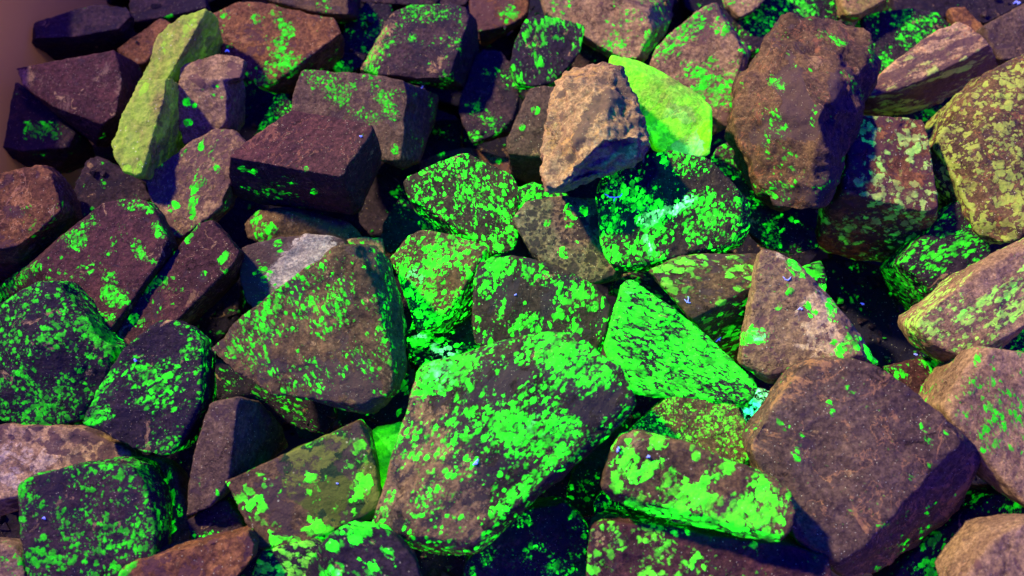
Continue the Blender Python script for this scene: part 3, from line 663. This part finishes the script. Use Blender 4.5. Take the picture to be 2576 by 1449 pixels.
# ---- right side
rock('deep navy shaded rock with faint green dots behind the tan triangle rock', 'void', -.30,
     [(2070,650),(2165,656),(2232,673),(2285,766),(2305,816),(2352,896),(2219,935),(2170,860),(2082,738)], [], tilt=(.1,.2), cov=-.02, gs=26, em=.25, spots=[('g',2150,675,18,.4)], dark=.35)
rock('square rock with lime discs on its rusty face and dim discs on its front', 'rust', .78,
     [(2149,310),(2165,290),(2249,290),(2318,292),(2331,315),(2342,400),(2358,483),(2358,520),(2340,535),(2300,522),(2252,505),(2209,492),(2122,484),(2136,400)],
     [(2075,520,1.0),(2060,608,1.1),(2092,634,1.2),(2165,656,1.2),(2265,665,1.2),(2300,616,1.1),(2358,552,1.0)], tilt=(-.05,.40), cov=.34, gs=15, em=.16, dark=.35, blobs=7, fine=.35, rnd=2, gcol=(.36,.50,.14), edge=.14, veins=.3,
     spots=[('g',2150,570,2300,560,50,.16),('g',2160,440,2340,500,20,.2),('g',2240,430,50,-.15)], clump=4)
rock('big brown boulder with a dark cleft and green smears, upper right', 'brown', .92,
     [(1850,260),(1857,190),(1880,140),(1932,92),(1962,52),(1995,38),(2060,36),(2119,37),(2165,50),(2192,85),(2205,130),(2200,170),(2179,233),(2159,277),(2149,347),(2137,405),(2112,460),(2075,528),(2040,550),(2000,545),(1930,503),(1893,440),(1876,370),(1850,320)],
     [(2217,160,1),(2200,240)], tilt=(0,.35), ridge=[(2010,120,.10),(2110,150,.14),(2060,290,.30),(1950,330,.10),(2090,400,.20),(2030,450,.16)], cov=-.10, gs=30, em=.25, dark=.05, blobs=8, rough=1.9, rnd=1, chip=2.0, veins=.3,
     spots=[('g',2065,85,2120,110,13,.8),('g',1940,200,1970,215,16,.7),('d',1985,200,2030,320,36,1.0),('d',1920,340,1985,300,34,.7),('d',2100,190,2110,260,18,.6),('g',2050,270,2045,310,12,.6),('g',2120,190,2160,240,14,.45),('g',1960,460,2110,470,34,.28),('d',1960,480,2110,480,50,.3),
            ('l',2060,130,40,.35),('d',1905,150,20,.2),('g',2190,110,2195,170,10,.35)])
rock('dark rock with bands of dim green grains right of the lime disc rock', 'black', .45,
     [(2262,662),(2300,630),(2358,585),(2390,520),(2420,500),(2445,520),(2470,575),(2498,622),(2490,665),(2430,715),(2374,752),(2345,712),(2320,690)],
     [(2232,672),(2262,740),(2300,790),(2345,790),(2374,775)], tilt=(.1,.35), cov=.28, gs=32, em=.42, fine=.8, dark=.1, stretch=(2,1,1), sdir=.5,
     spots=[('g',2440,580,2330,670,16,.4),('g',2470,610,20,.3),('g',2250,690,2330,780,28,.4),('g',2410,680,40,-.25)])
rock('deep dark rock in the gap between lime disc rock and the right edge rock', 'black', -.3,
     [(2340,330),(2400,300),(2440,500),(2400,560),(2350,560)], [], cov=.1, gs=26, em=.4)
rock('tan slab with slanted yellow green bands at the right edge', 'tan', .85,
     [(2303,822),(2309,803),(2365,766),(2445,696),(2505,650),(2576,612),(2680,560),(2690,740),(2600,800),(2530,850),(2480,876),(2440,900),(2400,890),(2350,865)],
     [(2306,845,.9),(2335,885),(2405,928),(2435,945),(2480,905)], tilt=(.05,.42), cov=.30, gs=30, em=.42, dark=.02, stretch=(2.2,1,1), sdir=.60, fine=.9, rnd=2, gcol=(.38,.6,.12),
     spots=[('g',2310,815,2440,890,18,.5),('g',2420,800,2570,700,22,.35),('g',2480,850,2570,760,22,.4),('g',2450,740,2540,670,22,-.15),('d',2440,830,2570,720,12,.25)])
rock('dark green dotted rock below the banded tan slab at the right edge', 'black', .35,
     [(2475,885),(2576,805),(2680,760),(2680,900),(2576,893),(2500,895)], [], tilt=(0,.3), cov=.3, gs=32, em=.4)
rock('small plum rock with green spots between brown block and pink rock at right', 'plum', .30,
     [(2228,925),(2299,906),(2358,896),(2380,915),(2400,960),(2400,1005),(2370,1025),(2330,1005),(2280,985)], [], tilt=(0,.3), cov=.1, gs=24, em=.8, spots=[('g',2270,935,20,.8),('g',2350,915,9,1.0),('g',2400,940,20,.4)])
rock('pale pinkish rock with yellow green streaks at the lower right edge', 'tan', .80,
     [(2381,1026),(2412,970),(2440,925),(2479,873),(2525,880),(2576,893),(2690,900),(2690,1330),(2600,1290),(2515,1190),(2479,1152),(2465,1120),(2425,1090),(2398,1066)], [(2500,1220)], tilt=(.0,.4), cov=.10, gs=26, em=.22, dark=-.05, stretch=(1,2,1), sdir=.2,
     spots=[('g',2480,970,2500,1120,26,.35),('g',2440,960,30,.2),('g',2470,1110,30,.3),('d',2545,1120,60,.12)], fine=.5, rough=.8)
rock('very large grey brown block with orange blotches at the lower right', 'mauve', .86,
     [(1992,966),(2012,925),(2060,906),(2150,903),(2200,923),(2260,965),(2315,990),(2365,1033),(2402,1076),(2419,1113),(2397,1138),(2365,1173),(2282,1256),(2200,1330),(2152,1385),(2129,1422),(2092,1402),(2000,1350),(1932,1200),(1888,1140),(1888,1108),(1940,1050)],
     [(2465,1130,1.1),(2478,1165,1.1),(2440,1265,1.1),(2310,1375,1.1),(2200,1440,1.2),(2130,1460,1.2),(2030,1420)], tilt=(-.04,.40), cov=-.13, gs=27, em=.75, dark=.0, fine=.4, rnd=2, rough=.9, veins=.6, vein_col=(.38,.19,.10), spk=.8,
     spots=[('g',2085,1015,8,1.1),('g',2092,1038,8,1.1),('g',2320,1070,2340,1120,11,.7),('g',2385,1085,11,1.0),('g',2345,1165,14,.5),('g',2010,1130,2005,1150,14,.45),('d',2300,1000,30,.3),('d',2340,1040,30,.2)])
rock('dark rock with strings of green beads in the lower right corner', 'black', .35,
     [(2215,1500),(2265,1430),(2330,1360),(2420,1300),(2500,1245),(2590,1225),(2680,1290),(2640,1400),(2480,1500)], [], tilt=(0,.35), cov=.14, gs=25, em=.45, fine=.6,
     spots=[('g',2560,1270,2470,1350,28,.6),('g',2470,1380,2400,1430,30,.35),('g',2340,1430,20,.6)])
rock('plain tan rock in the bottom right corner', 'tan', .80,
     [(2415,1470),(2465,1396),(2519,1342),(2576,1318),(2690,1310),(2690,1520),(2400,1520)], [], tilt=(0,.35), cov=-.3, dark=.0)
# ---- bottom centre
rock('black rock in the hollow between the central slab and the striped green slab', 'black', .20,
     [(1425,1250),(1440,1190),(1480,1120),(1530,1058),(1572,1030),(1595,1050),(1565,1093),(1545,1125),(1520,1200),(1510,1240),(1500,1300),(1430,1300)], [], tilt=(0,.25), cov=.05, gs=24, em=.45, spots=[('g',1560,1060,20,.6)])
rock('brown rock packed with fine green grains above the green topped slab', 'brown', .66,
     [(1590,1078),(1621,1054),(1655,1024),(1688,993),(1755,976),(1821,984),(1858,1014),(1878,1056),(1888,1100),(1893,1155),(1850,1175),(1755,1140),(1688,1110),(1608,1095)], [(1570,1110),(1890,1190)], tilt=(-.05,.45), cov=.50, gs=40, em=.75, fine=1.0, dark=.1, rnd=4, gcol=(.15,.64,.04))
rock('black rock beaded with vivid green under the green topped slab', 'black', .40,
     [(1512,1240),(1560,1262),(1640,1290),(1705,1322),(1670,1345),(1560,1330),(1500,1310),(1490,1270)], [], tilt=(0,.3), cov=.6, gs=30, em=.9, stretch=(1,1.6,1))
rock('solid bright green rock chip left of the central slab', 'green', .55,
     [(932,1085),(950,1075),(1030,1060),(1020,1110),(995,1160),(980,1215),(963,1243),(954,1200),(940,1150),(930,1110)], [], tilt=(-.05,.4), cov=.6, gs=9, em=.75, dark=-.4, pale=.9, fine=.2, gem=(.05,1,.0))
rock('camouflage mottled olive slab with green ends at the lower left of centre', 'brown', .62,
     [(565,1210),(644,1188),(731,1142),(800,1115),(861,1090),(900,1060),(925,1088),(945,1170),(957,1250),(950,1278),(845,1333),(760,1368),(668,1386),(648,1378),(625,1330),(600,1280)],
     [(680,1400),(850,1350),(955,1295)], tilt=(-.02,.42), cov=.10, gs=11, em=1.0, dark=.22, blobs=7, fine=.3, rnd=1, rough=.6, gcol=(.10,.60,.03), edge=.06, clump=5, gloss=.1, camo=1.0,
     spots=[('g',600,1240,680,1330,28,.75),('g',645,1200,700,1240,18,.3),('g',690,1370,790,1345,18,.8),('g',880,1180,915,1230,18,.45),('c',810,1180,900,1240,95,1.6),('g',730,1270,40,-.4),('d',720,1260,50,.3),('g',905,1120,920,1240,16,.5)])
rock('huge central slab with green clusters, grey upper end and tan lower end', 'grey', 1.00,
     [(1050,922),(1240,866),(1372,834),(1460,840),(1568,925),(1600,988),(1590,1022),(1222,1306),(1196,1364),(930,1340),(975,1205),(1040,985)],
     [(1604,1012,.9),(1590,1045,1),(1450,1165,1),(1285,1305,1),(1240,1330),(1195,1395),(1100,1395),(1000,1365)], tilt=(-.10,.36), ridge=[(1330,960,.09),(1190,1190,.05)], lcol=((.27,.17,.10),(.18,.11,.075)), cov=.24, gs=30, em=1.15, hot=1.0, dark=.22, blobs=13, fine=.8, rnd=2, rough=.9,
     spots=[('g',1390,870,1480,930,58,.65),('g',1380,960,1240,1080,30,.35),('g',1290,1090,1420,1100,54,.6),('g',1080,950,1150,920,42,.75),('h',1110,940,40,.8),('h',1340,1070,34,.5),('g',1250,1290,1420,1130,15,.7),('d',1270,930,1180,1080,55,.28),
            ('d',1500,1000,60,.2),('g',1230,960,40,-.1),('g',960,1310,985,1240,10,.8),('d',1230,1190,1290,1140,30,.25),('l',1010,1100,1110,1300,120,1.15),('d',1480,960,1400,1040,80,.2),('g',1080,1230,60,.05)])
rock('tan topped slab with bold glowing green patches and a green shaded front', 'brown', .95,
     [(1511,1229),(1521,1186),(1541,1126),(1565,1095),(1608,1083),(1675,1100),(1755,1123),(1821,1153),(1880,1176),(1950,1205),(1978,1217),(1997,1245),(2004,1285),(1997,1330),(1972,1350),(1932,1337),(1838,1306),(1755,1276),(1655,1244),(1560,1233)],
     [(1518,1243,1.0),(1541,1258,1.0),(1621,1288,1.05),(1688,1311,1.05),(1788,1337,1.05),(1900,1362,1.1),(1965,1366,1.1)], tilt=(-.03,.42), cov=.16, gs=17, em=1.3, dark=.0, fine=.5, rnd=2, gcol=(.12,.72,.03), stretch=(1,1.3,1), sdir=-.4,
     spots=[('g',1575,1150,1550,1220,18,.55),('g',1600,1200,1650,1170,18,.6),('g',1690,1225,1760,1260,32,1.0),('g',1780,1210,1830,1180,16,.8),('g',1755,1135,22,.5),('g',1870,1260,1920,1310,34,.7),('g',1900,1200,1960,1290,24,.6),('g',1660,1110,22,.8),
            ('g',1600,1270,1940,1352,26,1.0),('g',1780,1270,1900,1300,30,.6),('g',1740,1185,30,-.2),('d',1850,1270,20,.4),('l',1590,1120,40,.35)])
rock('dark mauve rock along the bottom edge scattered with green dots, right of centre', 'plum', .66,
     [(1478,1390),(1488,1328),(1515,1312),(1588,1316),(1688,1330),(1788,1345),(1932,1372),(2010,1378),(2089,1395),(2100,1520),(1478,1520)], [], tilt=(0,.35), cov=.20, gs=22, em=.6, dark=.05, fine=.5, gcol=(.12,.62,.04),
     spots=[('g',1600,1345,1680,1370,24,.35),('g',1560,1365,16,.6),('g',1530,1325,20,.5),('g',1740,1400,40,.15),('l',1505,1350,1510,1430,14,.3)])
rock('plum rock with a few vivid green clusters at the bottom edge in the centre', 'darkplum', .42,
     [(1150,1520),(1170,1420),(1200,1385),(1250,1330),(1320,1283),(1420,1262),(1462,1300),(1482,1340),(1480,1400),(1480,1520)], [], tilt=(0,.3), cov=.0, gs=27, em=.85, dark=.2,
     spots=[('g',1310,1310,22,.7),('g',1455,1310,24,.5),('g',1220,1410,14,.5),('g',1375,1435,1400,1420,12,.8),('g',1280,1300,14,.4),('g',1190,1440,14,.5)])
rock('olive and green grained rock at the bottom edge below the camouflage slab', 'black', .50,
     [(605,1510),(635,1440),(655,1390),(720,1372),(790,1355),(815,1372),(795,1420),(770,1510)], [], tilt=(0,.3), cov=.62, gs=29, em=.5, gcol=(.18,.6,.06))
rock('black rock with a pale left face and bold green blobs at the bottom edge', 'black', .82,
     [(815,1358),(847,1336),(870,1326),(930,1329),(968,1332),(1010,1370),(1046,1408),(1085,1520),(885,1520),(860,1440),(842,1370)], [(760,1455,1.2),(755,1520),(800,1380)], tilt=(.05,.4), cov=.50, gs=15, em=1.1, hot=1.0, dark=.0, fine=.3, stretch=(1.7,1,1), sdir=-.6,
     spots=[('l',780,1440,820,1380,16,.0),('g',845,1440,20,.9),('h',848,1440,16,.9),('g',835,1375,12,.9),('g',890,1340,940,1345,30,.35),('g',780,1440,24,-.4)])

# ---- loose dark rocks that fill the depth of the pile
MAIN = list(ROCKS)
rng = random.Random(5)
fill_mats = [rock_material('mineral_shadowed', 900 + i, host=h, cov=c, gs=26, em=.22, dark=.2) for i, (h, c) in enumerate((('void', -.05), ('void', -.3), ('void', -.3)))]  # near-black navy colour stands in for shade in the gaps
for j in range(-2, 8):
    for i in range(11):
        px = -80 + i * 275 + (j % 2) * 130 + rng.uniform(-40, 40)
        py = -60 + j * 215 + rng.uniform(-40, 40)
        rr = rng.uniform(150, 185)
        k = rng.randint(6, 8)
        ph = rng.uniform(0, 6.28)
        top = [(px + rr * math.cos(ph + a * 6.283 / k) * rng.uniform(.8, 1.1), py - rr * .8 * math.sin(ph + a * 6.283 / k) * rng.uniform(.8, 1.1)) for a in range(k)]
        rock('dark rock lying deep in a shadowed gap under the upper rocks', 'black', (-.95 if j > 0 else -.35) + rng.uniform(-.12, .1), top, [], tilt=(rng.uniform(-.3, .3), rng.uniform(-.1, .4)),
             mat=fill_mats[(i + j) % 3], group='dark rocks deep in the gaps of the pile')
# keep only the deep rocks that show in a gap, and say beside what each one shows
bpy.context.view_layer.update()
dg = bpy.context.evaluated_depsgraph_get()
hits = {}
for iy in range(0, 145):
    for ix in range(0, 258):
        x, y = ix * 10.0, iy * 10.0
        ok, loc, nrm, fi, ob, mt = scene.ray_cast(dg, CAM, ray(x, y).normalized())
        if ok:
            hits.setdefault(ob.name, []).append((x, y))
cens = [(o, np.mean(hits[o.name], axis=0)) for o in MAIN if len(hits.get(o.name, ())) > 60]
cut = {' beside ', ' behind ', ' in ', ' at ', ' above ', ' below ', ' under ', ' near ', ' right of ', ' left of ', ' cut ', ' lying ', ' against ', ' standing ', ' between ', ' crowded ', ' along ', ' with ', ' on ', ' almost ', ' evenly '}
def short(l):
    k = min([l.find(c) for c in cut if l.find(c) > 0] + [len(l)])
    return l[:k].strip(' ,')
seen = set()
for o in ROCKS[len(MAIN):]:
    hs = hits.get(o.name, [])
    if not hs:
        bpy.data.objects.remove(o)
        continue
    if len(hs) >= 12:
        m = np.mean(hs, axis=0)
        h0 = min(hs, key=lambda p: (p[0] - m[0]) ** 2 + (p[1] - m[1]) ** 2)
        for q, c in sorted(cens, key=lambda t: np.hypot(*(t[1] - np.array(h0))))[:4]:
            side = 'right of' if h0[0] > c[0] and abs(h0[0] - c[0]) > abs(h0[1] - c[1]) else 'left of' if abs(h0[0] - c[0]) > abs(h0[1] - c[1]) else 'above' if h0[1] < c[1] else 'below'
            l = 'dark rock in the deep gap ' + side + ' the ' + short(q['label'])
            if l not in seen and len(l.split()) <= 16:
                seen.add(l); o['label'] = l
                break
for o in MAIN:
    if len(hits.get(o.name, ())) < 25:
        print('BARELY SEEN', o['label'], len(hits.get(o.name, ())))

# ------------------------------------------------------------------ the tub that holds the pile
def simple_mat(name, c, rough=.6, noise_amt=.15):
    m = bpy.data.materials.new(name); m.use_nodes = True
    N = NT(m); bs = m.node_tree.nodes['Principled BSDF']
    P = N.n('ShaderNodeTexCoord').outputs['Object']
    f = N.noise(P, 1.6, 5, .6)['Fac']
    N.put(bs.inputs['Base Color'], N.mix(f, tuple(v * (1 - noise_amt) for v in c), tuple(v * (1 + noise_amt) for v in c)))
    bs.inputs['Roughness'].default_value = rough
    bs.inputs['Specular IOR Level'].default_value = .25
    return m

def rounded_loop(x0, x1, y0, y1, r, k=10):
    out = []
    for cx, cy, a0 in ((x1 - r, y1 - r, 0), (x0 + r, y1 - r, 90), (x0 + r, y0 + r, 180), (x1 - r, y0 + r, 270)):
        for i in range(k + 1):
            a = math.radians(a0 + 90 * i / k)
            out.append((cx + r * math.cos(a), cy + r * math.sin(a)))
    return out

XW = at(62, 110, .35).x
X1, Y0, Y1 = 6.2, -3.6, at(1288, -420, .35).y
tub = bpy.data.objects.new('plastic_tub', None)
tub.location = (0, 0, -1.6)
col.objects.link(tub)
tub['label'] = 'smooth pale pinkish tub wall behind the rocks in the top left corner'
tub['category'] = 'tub'
bm = bmesh.new()
rings = []
for (g, z) in ((-.25, 0.0), (0, .35), (.12, 2.5), (.16, 2.54), (.30, 2.54), (.34, 2.48), (.24, .3), (0, -.08)):
    lp = rounded_loop(XW - g, X1 + g, Y0 - g, Y1 + g, .7 + g)
    rings.append([bm.verts.new((x, y, z)) for x, y in lp])
for a, b in zip(rings, rings[1:]):
    for i in range(len(a)):
        bm.faces.new((a[i], a[(i + 1) % len(a)], b[(i + 1) % len(a)], b[i]))
me = bpy.data.meshes.new('wall'); 
bm.normal_update(); bmesh.ops.recalc_face_normals(bm, faces=bm.faces)
for f in bm.faces: f.smooth = True
bm.to_mesh(me); bm.free()
o = bpy.data.objects.new('wall', me); col.objects.link(o); o.parent = tub
pm = simple_mat('tub_plastic', (.62, .48, .13), .5, .05)
pb = pm.node_tree.nodes['Principled BSDF']
tr = pm.node_tree.nodes.new('ShaderNodeBsdfTranslucent'); tr.inputs[0].default_value = (.75, .50, .16, 1)
ad = pm.node_tree.nodes.new('ShaderNodeMixShader'); ad.inputs[0].default_value = .5
pm.node_tree.links.new(pb.outputs[0], ad.inputs[1]); pm.node_tree.links.new(tr.outputs[0], ad.inputs[2])
pm.node_tree.links.new(ad.outputs[0], pm.node_tree.nodes['Material Output'].inputs[0])
me.materials.append(pm)
bm = bmesh.new()
lp = rounded_loop(XW + .2, X1 - .2, Y0 + .2, Y1 - .2, .5)
vs = [bm.verts.new((x, y, .02)) for x, y in lp]
vb = [bm.verts.new((x, y, -.06)) for x, y in lp]
bm.faces.new(vs); bm.faces.new(vb[::-1])
for i in range(len(vs)):
    bm.faces.new((vs[i], vb[i], vb[(i + 1) % len(vs)], vs[(i + 1) % len(vs)]))
me = bpy.data.meshes.new('bottom'); bm.to_mesh(me); bm.free()
o = bpy.data.objects.new('bottom', me); col.objects.link(o); o.parent = tub
me.materials.append(simple_mat('tub_bottom', (.10, .07, .08), .7))

# the table under the tub
bm = bmesh.new()
vs = [bm.verts.new(p) for p in ((-14, -12, -1.7), (14, -12, -1.7), (14, 14, -1.7), (-14, 14, -1.7), (-14, -12, -1.9), (14, -12, -1.9), (14, 14, -1.9), (-14, 14, -1.9))]
for f in ((0, 1, 2, 3), (7, 6, 5, 4), (0, 4, 5, 1), (1, 5, 6, 2), (2, 6, 7, 3), (3, 7, 4, 0)):
    bm.faces.new([vs[i] for i in f])
me = bpy.data.meshes.new('table_surface'); bm.to_mesh(me); bm.free()
o = bpy.data.objects.new('table_surface', me); col.objects.link(o); o['kind'] = 'structure'
me.materials.append(simple_mat('dark_table', (.05, .035, .05), .7))

# ------------------------------------------------------------------ chips and grit that have settled in the gaps
bpy.context.view_layer.update()
dg = bpy.context.evaluated_depsgraph_get()
grg = random.Random(77)
bms = [bmesh.new() for _ in range(3)]
cnt = 0
for tr in range(3500):
    x, y = grg.uniform(-60, 2640), grg.uniform(-60, 1500)
    ok, loc, nrm, fi, ob, mt = scene.ray_cast(dg, CAM, ray(x, y).normalized())
    if not ok or nrm.z < .35 or loc.z > .05 + (0.25 if grg.random() < .08 else 0):
        continue
    sz = .012 + .055 * grg.random() ** 3
    pts = []
    for q in range(8):
        v = Vector((grg.gauss(0, 1), grg.gauss(0, 1), grg.gauss(0, .6))).normalized() * sz * grg.uniform(.6, 1.1)
        pts.append(loc + nrm * sz * .35 + v)
    hull_mesh(bms[cnt % 3], pts)
    cnt += 1
for k, (bmk, hk, cv) in enumerate(zip(bms, ('black', 'darkplum', 'black'), (-.2, -.1, .3))):
    me = bpy.data.meshes.new('rock_chips'); bmk.to_mesh(me); bmk.free()
    o = bpy.data.objects.new('rock_chips', me); col.objects.link(o)
    o['kind'] = 'stuff'; o['category'] = 'grit'
    o['label'] = ('dark stone chips and grit settled in the gaps between rocks', 'dull plum stone chips and grit settled in the gaps between rocks', 'green flecked grit settled in the gaps between rocks')[k]
    me.materials.append(rock_material('mineral_chips', 700 + k, host=hk, cov=cv, gs=22, em=.35, dark=.1))
print('chips', cnt, 'tris', sum(len(ob.data.polygons) for ob in ROCKS if ob.name in bpy.data.objects) * 2 if False else '')

# ------------------------------------------------------------------ lint fibres that glow blue in the ultraviolet
lint = bpy.data.materials.new('lint'); lint.use_nodes = True
N = NT(lint); bs = lint.node_tree.nodes['Principled BSDF']
f = N.noise(N.n('ShaderNodeTexCoord').outputs['Object'], 60, 3)['Fac']
N.put(bs.inputs['Base Color'], (.25, .3, .8))
N.put(bs.inputs['Emission Color'], N.mix(f, (.03, .05, 1.0), (.10, .16, 1.0)))
bs.inputs['Emission Strength'].default_value = 0.75
bpy.context.view_layer.update()
dg = bpy.context.evaluated_depsgraph_get()
def fibre(label, px, py, strokes, r=.0038, group='blue glowing lint on the rocks'):
    """strokes are short runs of picture offsets, laid on whatever rock lies there"""
    bm = bmesh.new()
    base = None
    for run in strokes:
        pts = []
        for dx, dy in run:
            d = ray(px + dx, py + dy).normalized()
            hit, loc, nrm, fi, ob, mt = scene.ray_cast(dg, CAM, d)
            if not hit:
                return
            pts.append(loc + nrm * r * .9)
        if base is None:
            base = pts[0].copy()
        dense = []
        for a, b in zip(pts, pts[1:]):
            dense += [a, (a + b) / 2 + Vector((r * .6, -r * .5, r * .8))]
        dense.append(pts[-1])
        prev = None
        for i, p in enumerate(dense):
            t = (dense[min(i + 1, len(dense) - 1)] - dense[max(i - 1, 0)])
            t = t.normalized() if t.length > 1e-6 else Vector((1, 0, 0))
            s = t.cross(Vector((0, 0, 1))); s = s.normalized() if s.length > 1e-5 else Vector((1, 0, 0))
            u = s.cross(t)
            rr = r * (.55 if i in (0, len(dense) - 1) else 1.0)
            ring = [bm.verts.new(p - base + (s * math.cos(k * 1.2566) + u * math.sin(k * 1.2566)) * rr) for k in range(5)]
            if prev:
                for k in range(5):
                    bm.faces.new((prev[k], prev[(k + 1) % 5], ring[(k + 1) % 5], ring[k]))
            else:
                bm.faces.new(ring[::-1])
            prev = ring
        bm.faces.new(prev)
    me = bpy.data.meshes.new('lint_fibre'); bm.to_mesh(me); bm.free()
    me.materials.append(lint)
    o = bpy.data.objects.new('lint_fibre', me); o.location = base; col.objects.link(o)
    o['label'] = label; o['category'] = 'lint'; o['group'] = group
FW = [[(-24, -4), (-12, 4), (2, 5), (14, 3), (20, -5)], [(0, 5), (-1, 15)]]
fibre('blue forked lint fibre on the left of the big mint patched rock', 1545, 492, FW)
fibre('blue crumpled fibre on the striped disc rock right of centre', 1729, 755, [[(-8, -2), (-2, 6), (2, 0), (1, -9)], [(-2, 6), (8, 7)]])
fibre('blue lint scrap on the shaded mosaic side below the disc rock', 1806, 853, [[(-6, 6), (0, 0), (7, -6)], [(0, 0), (5, 3)]])
fibre('violet curled fibre near the tip of the tan triangle rock', 1979, 700, [[(-10, -4), (-4, 3), (3, 5), (10, -4)]], .003)
fibre('violet blue speck of lint beside the cream patch of the tan triangle rock', 2012, 777, [[(-5, 2), (0, -3), (4, 3), (5, -2)]])
fibre('bright blue lint scrap in the lower middle of the central slab', 1197, 1162, [[(-7, 7), (0, 0), (6, -8)], [(-2, 3), (4, 4)]], .006)
fibre('blue lint speck on the camouflage mottled slab', 848, 1215, [[(-2, 0), (1, 2), (3, 0)]])
fibre('lone blue speck on the deep navy rock right of the tan triangle', 2169, 763, [[(-4, 0), (0, 2), (4, 0)]], .007)
fibre('blue speck at the lower end of the deep navy rock at right', 2302, 891, [[(-4, 0), (0, 2), (4, 1)]], .007)
fibre('blue speck on the upper left of the dark spotted rock in front of the slabs', 342, 905, [[(-3, -3), (0, 1), (3, 3)]], .007)
fibre('blue speck on the bottom left corner rock with hazy grains', 112, 1304, [[(-4, 0), (0, -3), (3, 2)]], .005)
fibre('blue speck on the reddish rock right of the yellow green rock tip', 572, 130, [[(-5, 1), (0, -3), (5, 2)]], .007)
fibre('blue speck near the right corner of the rust veined plum slab', 908, 343, [[(-3, 0), (0, 2), (3, 0)]], .006)
fibre('blue speck on the dark side right of the mauve block', 1062, 220, [[(-3, 2), (2, -3)]], .006)
fibre('violet speck on the tan left end of the green topped slab', 1630, 1149, [[(-3, 2), (0, -2), (3, 2)]], .006)
fibre('blue lint at the left corner of the green topped slab', 1553, 1130, [[(-2, 6), (0, 0), (2, -6)]], .006)
fibre('blue fluff in the top right corner shadow', 2556, 8, [[(-8, 2), (-2, -4), (4, 3), (9, -2)]], .008)
fibre('blue speck on the dark top of the rounded rock in the middle', 1297, 742, [[(-3, 1), (2, -2)]], .005)
